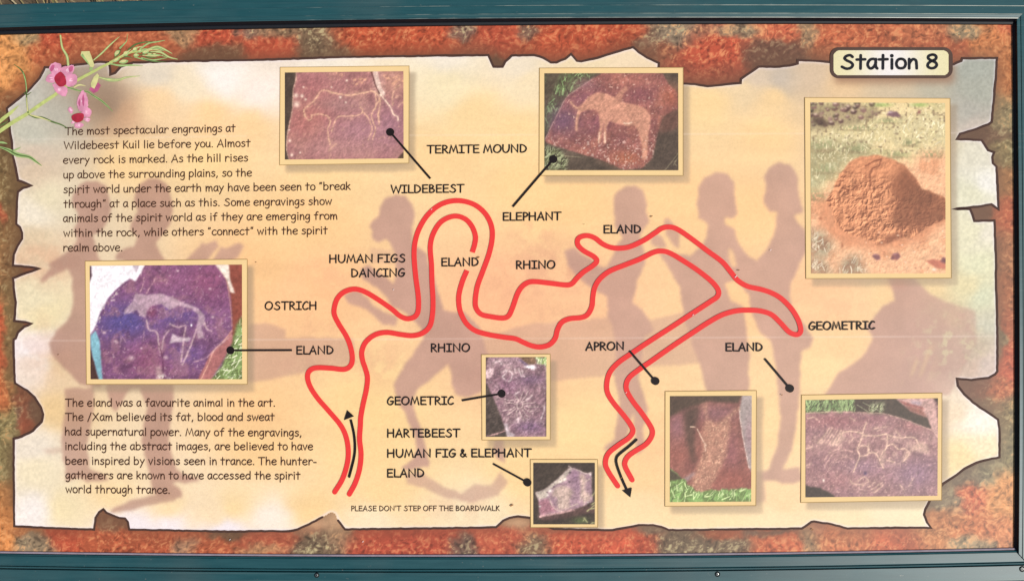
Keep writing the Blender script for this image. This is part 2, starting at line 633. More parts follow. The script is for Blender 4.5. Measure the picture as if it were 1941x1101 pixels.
# ---- rock coloured border print
O_, Y_, G_, D_, L_, R_ = (202, 92, 56), (250, 168, 92), (146, 136, 112), (104, 80, 62), (140, 122, 80), (204, 78, 52)
BLOBS = [  # x, y, rx, ry, colour, fleck strength
 (20, 120, 50, 70, Y_, .8), (50, 74, 26, 14, (172, 158, 118), 1), (108, 76, 26, 26, R_, .7), (85, 110, 40, 30, O_, .7), (60, 165, 40, 30, (196, 96, 52), .4),
 (210, 90, 90, 30, (188, 94, 60), .4), (345, 66, 24, 16, (176, 138, 100), .8), (410, 72, 46, 22, R_, .7), (412, 100, 44, 20, (120, 84, 62), .3),
 (474, 66, 24, 12, (142, 112, 98), 1), (520, 90, 44, 24, R_, .4), (520, 63, 40, 10, (150, 124, 96), 1), (600, 82, 42, 30, (116, 102, 80), 1), (645, 100, 30, 14, (120, 98, 76), .6),
 (750, 80, 110, 34, (205, 80, 48), .7), (876, 64, 24, 14, (112, 92, 84), 1), (900, 96, 50, 24, (170, 78, 54), .4), (944, 70, 34, 24, R_, .5), (945, 118, 14, 14, D_, .2), (1004, 62, 24, 14, (120, 100, 88), 1),
 (1110, 74, 110, 40, (204, 78, 46), .7), (1232, 84, 26, 24, (110, 96, 80), .8), (1275, 66, 50, 26, (132, 124, 106), 1.2), (1250, 100, 40, 20, (150, 84, 60), .5), (1350, 90, 56, 40, (214, 80, 52), .8),
 (1385, 58, 60, 13, (150, 136, 110), 1.2), (1330, 140, 80, 28, (174, 76, 54), .4), (1462, 100, 46, 30, (108, 74, 60), .3), (1440, 58, 20, 14, (226, 122, 80), 1), (1475, 62, 36, 16, (222, 100, 66), 1),
 (1530, 66, 18, 24, (160, 140, 108), 1), (1620, 70, 90, 26, (208, 100, 62), .8), (1600, 96, 60, 16, (176, 96, 62), .4), (1740, 66, 60, 20, (206, 112, 72), .8), (1700, 95, 90, 14, (180, 90, 58), .4), (1828, 62, 34, 14, (158, 146, 116), 1.2),
 (1790, 90, 40, 24, (190, 92, 58), .5), (1880, 84, 40, 34, (222, 132, 74), .8), (1905, 62, 20, 12, (214, 96, 62), .8), (1905, 150, 22, 50, (212, 124, 66), .7), (1900, 220, 24, 46, (148, 142, 102), .9), (1870, 255, 60, 16, (112, 84, 64), .4),
 (1902, 290, 22, 34, (142, 132, 86), .9), (1906, 345, 20, 34, (176, 122, 72), .8), (1908, 410, 24, 36, (206, 96, 60), .7), (1866, 402, 26, 14, (126, 84, 60), .2), (1908, 480, 20, 50, (176, 110, 72), .8), (1904, 560, 20, 40, (186, 104, 64), .8),
 (1912, 610, 14, 30, (200, 98, 62), .8), (1896, 640, 12, 40, (140, 130, 94), .8), (1908, 690, 20, 30, (226, 92, 60), .8), (1895, 740, 20, 20, (196, 100, 62), .8), (1845, 738, 34, 20, (140, 82, 58), .4), (1880, 765, 30, 20, (128, 100, 68), .6), (1908, 790, 18, 30, (136, 122, 78), .9),
 (1908, 850, 18, 46, (142, 142, 98), .9), (1840, 900, 40, 20, (124, 118, 96), .9), (1790, 945, 30, 34, (128, 122, 98), .9), (1870, 890, 30, 24, (126, 130, 100), .9), (1845, 945, 30, 26, (214, 98, 62), .9), (1902, 940, 30, 50, (240, 160, 88), .9),
 (1800, 985, 44, 22, (214, 128, 74), .9), (1860, 1000, 50, 24, (222, 122, 70), .9), (1845, 1026, 34, 14, (160, 148, 114), 1.2), (1905, 1020, 20, 20, (232, 140, 84), .9), (1765, 1015, 40, 20, (220, 138, 80), .9), (1700, 1020, 60, 18, (212, 96, 58), .9),
 (1600, 1020, 60, 20, (208, 114, 70), .9), (1535, 1020, 22, 22, (158, 132, 98), .9), (1545, 1000, 20, 10, (196, 118, 84), .5), (1470, 1025, 50, 20, (212, 98, 60), .9), (1475, 1008, 30, 7, D_, .2), (1400, 1030, 36, 14, (124, 110, 88), 1.1), (1370, 1010, 50, 12, (190, 92, 58), .4), (1430, 1012, 22, 8, (112, 92, 78), .5),
 (1290, 1022, 46, 26, (116, 106, 86), 1.2), (1235, 1002, 30, 10, (136, 118, 96), .6), (1130, 1022, 110, 26, (214, 80, 52), .9), (1010, 1028, 32, 18, (128, 114, 90), 1.1), (985, 990, 26, 16, (156, 120, 90), .4), (1040, 1004, 40, 10, (176, 88, 64), .3), (950, 1020, 50, 22, (200, 84, 60), .6), (878, 1030, 24, 18, (104, 92, 84), 1.1),
 (760, 1022, 110, 24, (204, 76, 54), .8), (640, 1010, 30, 30, (170, 140, 108), .5), (605, 1024, 44, 24, (116, 104, 84), 1.2), (590, 1002, 30, 12, (170, 116, 90), .4), (510, 1018, 54, 24, (196, 88, 62), .6), (500, 1038, 40, 8, (180, 140, 100), .9), (432, 1012, 34, 10, (112, 88, 66), .4),
 (400, 1034, 40, 14, (206, 98, 62), .9), (350, 1030, 24, 16, (156, 132, 108), 1), (270, 1022, 110, 22, (202, 92, 58), .8), (215, 995, 30, 14, (140, 96, 72), .3), (120, 1020, 36, 20, R_, .6), (70, 1030, 38, 18, (152, 140, 114), 1.2), (40, 1006, 30, 10, (180, 110, 66), .6), (8, 1000, 26, 60, (228, 142, 74), .9), (10, 940, 20, 30, (206, 136, 74), .8),
 (8, 850, 22, 70, (138, 132, 84), .9), (60, 785, 24, 20, (116, 88, 70), .4), (52, 795, 12, 30, (172, 80, 56), .5), (40, 750, 14, 16, (150, 86, 60), .5), (6, 740, 14, 36, (212, 112, 62), .6), (18, 700, 14, 50, (146, 118, 70), .8), (4, 640, 12, 60, (214, 92, 54), .5), (18, 600, 12, 70, (150, 128, 76), .8),
 (8, 520, 20, 50, (146, 108, 66), .8), (10, 440, 20, 40, (142, 108, 66), .7), (2, 405, 6, 20, (200, 84, 56), .4), (12, 350, 22, 40, (126, 106, 66), .8), (8, 290, 24, 30, (118, 100, 62), .8), (6, 235, 18, 30, (112, 94, 62), .6), (20, 190, 30, 20, (150, 92, 56), .5)]


def paint_rock():
    X, Y = canvas(-30, 40, 1928, 1056, 1.6)
    par = inpoly(X, Y, PARCH)
    core = blur(par, 5) > 0.985
    wx = X + 34 * (fbm(X, Y, 24, 4, 1) - .5)
    wy = Y + 26 * (fbm(X, Y, 24, 4, 4) - .5)
    num = np.zeros(X.shape + (3,))
    den = np.full(X.shape, 1e-4)
    fl = np.zeros(X.shape)
    num += den[..., None] * np.array((188, 96, 62.))
    for bx, by, rx, ry, c, f in BLOBS:
        s = (np.abs(X - bx) < 3.2 * rx) & (np.abs(Y - by) < 3.2 * ry)
        k = np.exp(-1.9 * (((wx[s] - bx) / rx) ** 2 + ((wy[s] - by) / ry) ** 2))
        k = k ** 1.15
        num[s] += k[:, None] * (np.array(c, float) * .82 + np.array((176, 100, 68.)) * .18)
        den[s] += k
        fl[s] += k * f
    img = num / den[..., None]
    fl = fl / den
    near = blur(par, 11)                       # the printed soft edge around the torn sheet
    near = np.clip(near * 2, 0, 1)
    amp = (0.35 + 0.75 * np.clip(fl, 0, 1.3)) * (1 - 0.80 * near)
    n1 = noise(wx, wy, 3.0, 2)
    n2 = noise(X + .4 * Y, Y - .3 * X, 6.5, 5)
    n3 = fbm(X, Y, 16, 4, 6)
    worm = 1 - np.abs(noise(wx + 2 * n1, wy, 7.5, 4) - .5) * 2.4
    v = (n1 - .5) * 0.20 + (n2 - .5) * 0.12 + (n3 - .5) * .24 + (worm - .55) * .12
    img = img * (1 + 1.15 * amp * v)[..., None]
    img = img * (1 + .10 * (fbm(X, Y, 60, 3, 0) - .5) * 2)[..., None]
    fleck = np.maximum(.8 * sstep(.72, .98, worm) * sstep(.35, .6, n2), sstep(.62, .84, n1 * .55 + n2 * .45)) * amp
    hi = np.where((img[..., 0] > 165)[..., None], np.array((246., 178, 118)), np.array((222., 208, 156)))
    img = img * (1 - .62 * fleck[..., None]) + hi * .62 * fleck[..., None]
    dark = sstep(.62, .85, 1 - (n1 * .4 + n2 * .6)) * amp
    img = img * (1 - .20 * dark)[..., None]
    lum = img @ np.array((.35, .5, .15))
    img = (img * .84 + lum[..., None] * .12) * np.array((1.02, 1.02, .97))
    img = mix(img, (98, 72, 52), near * np.where(Y > 960, .34, .56))
    # bloom of pale ink where the sheet fades at the bottom
    for bx, by, rx, ry in ((640, 980, 24, 22), (600, 992, 34, 12), (980, 990, 30, 10)):
        img = mix(img, (222, 178, 136), .65 * np.exp(-(((X - bx) / rx) ** 2 + ((Y - by) / ry) ** 2)))
    img = np.clip(img, 0, 255)
    c = core[1:, 1:] & core[:-1, 1:] & core[1:, :-1] & core[:-1, :-1]
    o = grid_mesh('rock_border', X, Y, 0.0, img, ~c, M_PRINT, BOARD)
    o['label'] = 'mottled orange, red and grey lichen rock pattern round the sheet'


# ---- parchment sheet with the shadow figures
PTS = [(60, 180, 194, 192, 176), (100, 150, 190, 186, 170), (150, 150, 178, 166, 148), (190, 190, 176, 156, 134), (230, 215, 222, 180, 140), (120, 215, 186, 182, 164), (300, 140, 230, 218, 194), (360, 165, 244, 228, 194), (430, 145, 248, 242, 230), (500, 170, 252, 238, 222),
 (300, 195, 248, 214, 164), (400, 215, 252, 212, 156), (470, 240, 252, 214, 158), (60, 250, 200, 198, 178), (60, 300, 214, 196, 172), (75, 330, 220, 198, 168), (250, 300, 248, 214, 156), (400, 300, 252, 218, 156), (90, 370, 234, 222, 186), (60, 400, 240, 230, 206), (60, 450, 226, 206, 170), (60, 480, 226, 196, 160),
 (60, 560, 234, 222, 184), (80, 590, 238, 222, 176), (60, 660, 246, 236, 232), (60, 700, 238, 222, 204), (60, 850, 240, 228, 206), (60, 970, 246, 238, 228), (60, 900, 240, 226, 190), (120, 960, 244, 226, 180), (110, 780, 236, 204, 150), (110, 700, 228, 200, 158), (320, 995, 246, 236, 234), (430, 1002, 246, 238, 240), (260, 995, 246, 236, 234), (320, 955, 250, 222, 172), (400, 970, 249, 224, 182), (220, 940, 246, 218, 166),
 (520, 990, 248, 236, 216), (700, 990, 248, 228, 188), (900, 985, 248, 228, 186), (450, 960, 250, 220, 164), (600, 140, 246, 236, 214), (530, 100, 240, 226, 206), (850, 118, 240, 230, 208), (850, 160, 246, 230, 186), (900, 220, 250, 218, 160), (850, 300, 252, 214, 154), (620, 330, 252, 216, 156), (600, 420, 250, 206, 146), (540, 430, 250, 210, 150), (500, 500, 248, 200, 142), (600, 540, 250, 196, 142),
 (560, 560, 250, 200, 146), (500, 780, 248, 204, 146), (500, 850, 250, 210, 150), (700, 850, 252, 216, 154), (700, 780, 250, 214, 150), (600, 960, 250, 214, 154), (720, 930, 250, 214, 154), (980, 120, 240, 226, 198), (1000, 150, 246, 226, 184), (1100, 112, 240, 220, 178), (1200, 104, 242, 220, 182), (980, 250, 252, 218, 158), (1000, 345, 252, 212, 150), (1080, 380, 253, 208, 146),
 (1340, 200, 250, 216, 156), (1400, 170, 238, 212, 166), (1430, 145, 220, 200, 172), (1480, 150, 200, 186, 166), (1460, 190, 246, 212, 156), (1540, 150, 214, 190, 158), (1600, 165, 230, 198, 152), (1700, 165, 210, 190, 156), (1760, 160, 188, 182, 158), (1850, 130, 166, 170, 156), (1850, 170, 172, 174, 158), (1840, 215, 176, 174, 160), (1845, 240, 198, 186, 170), (1815, 280, 220, 212, 182), (1850, 290, 226, 222, 198),
 (1870, 340, 240, 238, 226), (1840, 360, 224, 222, 190), (1840, 440, 228, 224, 188), (1870, 440, 232, 226, 204), (1850, 500, 222, 222, 184), (1860, 560, 212, 216, 182), (1830, 540, 224, 212, 164), (1870, 620, 204, 202, 178), (1870, 690, 208, 190, 176), (1830, 640, 196, 178, 150), (1800, 600, 214, 196, 152), (1840, 690, 204, 178, 156), (1830, 660, 190, 172, 148), (1880, 780, 246, 240, 224), (1850, 800, 246, 238, 220),
 (1810, 790, 236, 214, 180), (1870, 850, 244, 228, 186), (1820, 870, 240, 216, 160), (1700, 980, 246, 228, 186), (1600, 985, 248, 226, 178), (1480, 985, 248, 224, 176), (1360, 990, 250, 224, 172), (1400, 560, 252, 204, 146), (1200, 900, 250, 210, 152), (1200, 970, 250, 220, 168), (1100, 830, 252, 216, 154), (980, 700, 244, 196, 146), (950, 560, 250, 192, 144), (1100, 560, 248, 196, 146), (1000, 880, 251, 215, 154),
 (1250, 840, 250, 208, 150), (1480, 800, 250, 212, 154), (1560, 690, 252, 214, 156), (1600, 640, 250, 206, 150), (1700, 560, 242, 204, 148), (1760, 545, 236, 208, 154), (1450, 250, 253, 214, 154), (1430, 400, 253, 206, 146), (1300, 380, 253, 208, 148), (1560, 560, 250, 200, 148), (1480, 940, 250, 214, 162)]

SHADES = [  # soft purple figures: alpha, polygon
 (.8, [(151, 349), (165, 343), (183, 343), (201, 352), (205, 367), (211, 396), (207, 414), (198, 430), (176, 446), (181, 465), (190, 495), (250, 560), (250, 640), (190, 735), (150, 728), (124, 700), (97, 671), (93, 648), (111, 625), (133, 598), (138, 571), (136, 525), (129, 510), (105, 522), (80, 536), (78, 528), (98, 508), (88, 505), (105, 494), (121, 483), (136, 471), (147, 454), (139, 433), (147, 418), (145, 398), (136, 382), (138, 371)]),
 (.8, [(258, 356), (270, 345), (283, 338), (303, 339), (316, 350), (324, 371), (327, 401), (324, 422), (313, 439), (296, 459), (303, 477), (318, 500), (330, 620), (330, 735), (324, 798), (320, 834), (333, 889), (345, 896), (383, 909), (352, 914), (340, 912), (328, 915), (347, 932), (345, 943), (300, 944), (288, 925), (281, 889), (267, 834), (279, 771), (265, 735), (247, 735), (220, 781), (211, 771), (200, 735), (240, 560), (236, 493), (218, 493), (220, 482), (237, 469), (255, 465), (262, 452), (247, 434), (248, 422), (261, 401), (253, 379)]),
 (.75, [(349, 497), (373, 471), (381, 460), (392, 462), (409, 455), (413, 466), (400, 485), (390, 497)]), (.75, [(402, 497), (419, 466), (428, 470), (449, 461), (462, 466), (450, 488), (436, 497)]),
 (.72, [(122, 735), (178, 735), (179, 771), (165, 843), (170, 886), (200, 903), (206, 911), (165, 914), (150, 906), (124, 912), (122, 889), (117, 834), (124, 770)]), (.7, [(205, 972), (215, 960), (250, 948), (290, 938), (340, 938), (330, 948), (280, 958), (240, 968)]), (.3, [(80, 852), (118, 846), (122, 858), (90, 860)]),
 (.52, [(470, 616), (501, 612), (520, 616), (542, 625), (540, 640), (580, 640), (620, 640), (668, 640), (675, 690), (620, 699), (583, 704), (542, 713), (490, 722), (470, 724)]),
 (.85, [(720, 395), (729, 377), (750, 369), (768, 372), (783, 389), (785, 410), (781, 431), (782, 464), (795, 471), (807, 479), (814, 500), (825, 530), (832, 560), (842, 588), (879, 592), (893, 604), (909, 623), (918, 650), (930, 690), (930, 740), (908, 744), (885, 752), (866, 748), (858, 728), (850, 690), (819, 716), (795, 736), (780, 756), (791, 794), (803, 833), (815, 872), (811, 884), (772, 891), (760, 884), (783, 870), (791, 849), (783, 822), (768, 787), (752, 755), (746, 728), (772, 685), (795, 654), (804, 641), (795, 620), (780, 602), (765, 590), (744, 581), (735, 566), (714, 545), (687, 530), (684, 509), (699, 502), (720, 518), (747, 540), (752, 520), (749, 479), (741, 464), (732, 454), (717, 460), (711, 458), (703, 449), (706, 440), (700, 429), (705, 422), (718, 410)]),
 (.8, [(652, 560), (668, 550), (684, 553), (705, 577), (726, 590), (753, 601), (750, 617), (726, 615), (696, 588), (660, 573)]), (.3, [(700, 470), (745, 474), (750, 500), (700, 498)]),
 (.8, [(940, 825), (936, 849), (940, 868), (959, 877), (955, 845), (955, 825)]), (.6, [(768, 896), (800, 894), (834, 919), (873, 935), (897, 917), (932, 919), (948, 894), (963, 911), (944, 939), (897, 951), (842, 943), (803, 923), (772, 915)]),
 (.46, [(900, 640), (930, 634), (1010, 612), (1060, 610), (1120, 604), (1160, 600), (1240, 606), (1300, 590), (1330, 640), (1330, 690), (1240, 694), (1160, 712), (1100, 716), (1050, 722), (1000, 726), (930, 726)]),
 (.8, [(1163, 383), (1169, 364), (1185, 353), (1203, 351), (1219, 361), (1225, 380), (1226, 401), (1232, 423), (1222, 433), (1213, 445), (1215, 458), (1222, 475), (1222, 500), (1207, 537), (1200, 574), (1228, 599), (1240, 625), (1222, 640), (1215, 691), (1208, 718), (1221, 749), (1227, 778), (1218, 814), (1222, 850), (1207, 862), (1203, 814), (1199, 782), (1185, 836), (1168, 848), (1142, 852), (1165, 829), (1167, 814), (1174, 763), (1164, 712), (1167, 691), (1166, 632), (1152, 596), (1150, 562), (1130, 550), (1098, 531), (1077, 503), (1071, 476), (1089, 469), (1135, 503), (1150, 508), (1158, 490), (1170, 464), (1180, 450), (1167, 432), (1164, 413)]),
 (.72, [(1259, 417), (1265, 411), (1272, 420), (1290, 444), (1287, 469), (1277, 466), (1262, 444)]), (.72, [(1237, 438), (1256, 451), (1263, 469), (1247, 472), (1233, 462)]),
 (.8, [(1326, 352), (1336, 336), (1358, 327), (1380, 330), (1392, 346), (1391, 370), (1398, 404), (1389, 415), (1374, 411), (1374, 424), (1392, 435), (1401, 463), (1420, 485), (1435, 495), (1451, 475), (1466, 448), (1472, 426), (1472, 402), (1457, 400), (1448, 380), (1451, 352), (1448, 336), (1457, 318), (1478, 307), (1500, 313), (1511, 330), (1512, 358), (1523, 401), (1506, 408), (1510, 420), (1526, 434), (1530, 469), (1516, 500), (1500, 537), (1496, 560), (1504, 585), (1520, 610), (1541, 640), (1537, 655), (1518, 668), (1516, 734), (1509, 807), (1501, 851), (1483, 890), (1516, 883), (1524, 909), (1500, 916), (1443, 909), (1443, 898), (1458, 887), (1472, 851), (1480, 793), (1472, 712), (1461, 644), (1443, 633), (1424, 590), (1420, 560), (1395, 528), (1373, 540), (1385, 570), (1408, 580), (1414, 614), (1421, 669), (1418, 745), (1341, 745), (1334, 720), (1327, 691), (1305, 633), (1294, 583), (1290, 546), (1262, 500), (1247, 479), (1278, 480), (1312, 484), (1320, 475), (1331, 466), (1340, 444), (1342, 424), (1326, 414), (1321, 386)]),
 (.5, [(1425, 895), (1450, 890), (1450, 950), (1425, 960)]),
 (.85, [(1683, 525), (1730, 525), (1762, 556), (1796, 572), (1850, 590), (1850, 650), (1830, 690), (1815, 716), (1800, 748), (1558, 750), (1577, 729), (1587, 709), (1622, 686), (1643, 665), (1655, 640), (1640, 620), (1658, 602), (1673, 580), (1697, 570)])]
HOLES = [[(1380, 472), (1388, 474), (1397, 503), (1391, 508), (1382, 492)], [(1188, 660), (1189, 640)]]


def paint_parchment():
    X, Y = canvas(8, 84, 1900, 1012, 1.8)
    par = inpoly(X, Y, PARCH)
    wx = X + 40 * (fbm(X, Y, 70, 3, 2) - .5)
    wy = Y + 30 * (fbm(X, Y, 70, 3, 5) - .5)
    num = np.zeros(X.shape + (3,))
    den = np.zeros(X.shape)
    for px, py, r, g_, b in PTS:
        k = 1.0 / (((wx - px) ** 2 + 1.6 * (wy - py) ** 2) + 260.0) ** 1.7
        num += k[..., None] * np.array((r, g_, b), float)
        den += k
    img = num / den[..., None]
    # cloud bands and mottling of the printed evening sky
    img *= (1 + .030 * (fbm(X * .28, Y, 26, 4, 1) - .5) * 2)[..., None]
    grit = (noise(X, Y, 4.2, 3) - .5) * (.035 + .07 * sstep(1740, 1860, X) + .05 * (1 - sstep(40, 140, X)))
    img *= (1 + grit)[..., None]
    # figures
    S = np.zeros(X.shape)
    xs = X + 5 * (fbm(X, Y, 16, 2, 3) - .5)
    ys = Y + 5 * (fbm(X, Y, 16, 2, 6) - .5)
    for a, poly in SHADES:
        S = np.maximum(S, a * inpoly(xs, ys, poly))
    for h in HOLES[:1]:
        S[inpoly(xs, ys, h)] *= .2
    S *= 1 - sstep(1730, 1850, X) * np.clip(.25 + 1.1 * (fbm(X, Y, 26, 4, 1) - .3), 0, .95)
    S = np.clip(blur(S, 1.35) * .97, 0, .95)
    bush = np.zeros(X.shape)
    for bx, by, rx, ry, a in ((1015, 446, 50, 26, .5), (1035, 500, 70, 50, .55), (1000, 540, 70, 34, .45), (1085, 520, 40, 34, .6), (720, 690, 60, 50, .35), (560, 690, 70, 34, .3), (640, 520, 60, 30, .22), (610, 620, 60, 30, .22), (100, 500, 60, 40, .35), (960, 520, 40, 40, .3), (1040, 600, 90, 30, .3), (90, 660, 60, 60, .2), (1500, 590, 50, 40, .2), (1600, 580, 60, 30, .18), (1290, 840, 60, 30, .25), (1240, 860, 40, 30, .18), (870, 960, 80, 26, .22), (900, 700, 60, 30, .3)):
        bush = np.maximum(bush, a * np.exp(-(((X - bx) / rx) ** 2 + ((Y - by) / ry) ** 2)))
    bush *= sstep(.32, .62, fbm(X, Y, 22, 4, 7))
    tone = np.zeros(X.shape + (3,)) + np.array((190, 149, 134.))
    tone = mix(tone, (180, 138, 120), sstep(420, 320, X))
    tone *= (1 + .07 * (fbm(X, Y, 40, 4, 4) - .5) * 2)[..., None]
    img = mix(img, (224, 166, 130), bush)
    a = np.clip(S, 0, .95)[..., None]
    img = img * (1 - a) + tone * a
    # yellow grass streaks through the right hand figure
    gx = (X - 1740) + .35 * (Y - 690)
    st = np.exp(-(gx / 26) ** 2) * sstep(640, 670, Y) * (1 - sstep(716, 736, Y)) * sstep(.5, .72, noise(gx, Y * .12, 6, 2))
    img = mix(img, (228, 198, 148), .55 * blur(st, 1))
    ye = sstep(.55, .75, fbm(X, Y, 10, 3, 5)) * np.exp(-(((X - 1800) / 60) ** 2 + ((Y - 650) / 50) ** 2))
    img = mix(img, (214, 206, 160), .6 * ye)
    rd = np.exp(-(((X - 1703) / 22) ** 2 + ((Y - 533) / 11) ** 2))
    img = mix(img, (206, 132, 110), .5 * rd)
    # printed soft edge under the cards, the plate and the flower
    for nm, q, qi, lb in CARDS:
        sh = [(q[0][0] + 11, q[0][1] + 12), (q[1][0] + 13, q[1][1] + 12), (q[2][0] + 13, q[2][1] + 15), (q[3][0] + 11, q[3][1] + 15)]
        m = inpoly(X, Y, sh)
        inner = inpoly(X, Y, q)
        fade = np.clip(blur(inner, 5) * 1.5, 0, 1)
        img = mix(img, (158, 138, 112), blur(m, 1) * (.40 + .34 * fade))
    pl = inpoly(X, Y, [(1582, 100), (1810, 100), (1810, 158), (1582, 158)])
    img = mix(img, (150, 110, 84), .75 * blur(pl, 3))
    fs = .62 * np.exp(-(((X - 200) / 44) ** 2 + ((Y - 200) / 46) ** 2)) + .3 * np.exp(-(((X - 140) / 50) ** 2 + ((Y - 150) / 36) ** 2))
    img = mix(img, (150, 122, 96), fs)
    # pale rim just inside the tear
    rim = par * sstep(.99, .6, blur(par, 2))
    img = mix(img, (244, 232, 238), .55 * rim)
    # creases in the laminate, their gleam painted as pale lines
    for x0, x1, ya, yb, a in ((40, 1890, 646, 637, .34), (40, 470, 265, 258, .25), (700, 1890, 257, 252, .30), (100, 500, 390, 386, .08), (900, 1700, 818, 815, .08)):
        yy = ya + (yb - ya) * (X - x0) / (x1 - x0)
        ln = np.exp(-((Y - yy) / 1.4) ** 2) * ((X > x0) & (X < x1)) * (.5 + noise(X, Y * 0, 40, 1))
        img = mix(img, (255, 240, 226), .7 * a * ln)
    img = np.clip(img, 0, 255)
    p = par
    keep = (p[1:, 1:].astype(int) + p[:-1, 1:] + p[1:, :-1] + p[:-1, :-1]) >= 2
    sh = grid_mesh('parchment_sheet', X, Y, 0.0003, img, keep, M_PRINT, BOARD)
    sh['label'] = 'cream and peach torn paper print with mauve standing figures'
    # dark torn outline, with breaks where the print fades away
    rb = Ribbons(0.0005)
    n = len(PARCH)
    run = []
    rr = random.Random(3)
    P = []
    for i in range(n):
        a, b = np.array(PARCH[i]), np.array(PARCH[(i + 1) % n])
        k = max(1, int(np.linalg.norm(b - a) / 7))
        for j in range(k):
            q = a + (b - a) * j / k
            if j:
                q = q + np.array((rr.uniform(-.5, .5), rr.uniform(-.5, .5)))
            P.append(q)
    P.append(P[0])
    P = np.array(P)
    wid = np.where(P[:, 1] > 960, 4.2, 4.4) + 1.3 * (fbm(P[:, 0], P[:, 1], 30, 2, 1) - .5)
    cut = ((P[:, 0] > 618) & (P[:, 0] < 640) & (P[:, 1] > 955) & (P[:, 1] < 980))
    i = 0
    while i < len(P):
        if cut[i]:
            i += 1
            continue
        j = i
        while j + 1 < len(P) and not cut[j + 1]:
            j += 1
        if j > i:
            rb.stroke(P[i:j + 1], list(wid[i:j + 1]))
        i = j + 1
    rb.build('torn_outline', M_EDGE, sh)
    return sh


paint_rock()
SHEET = paint_parchment()

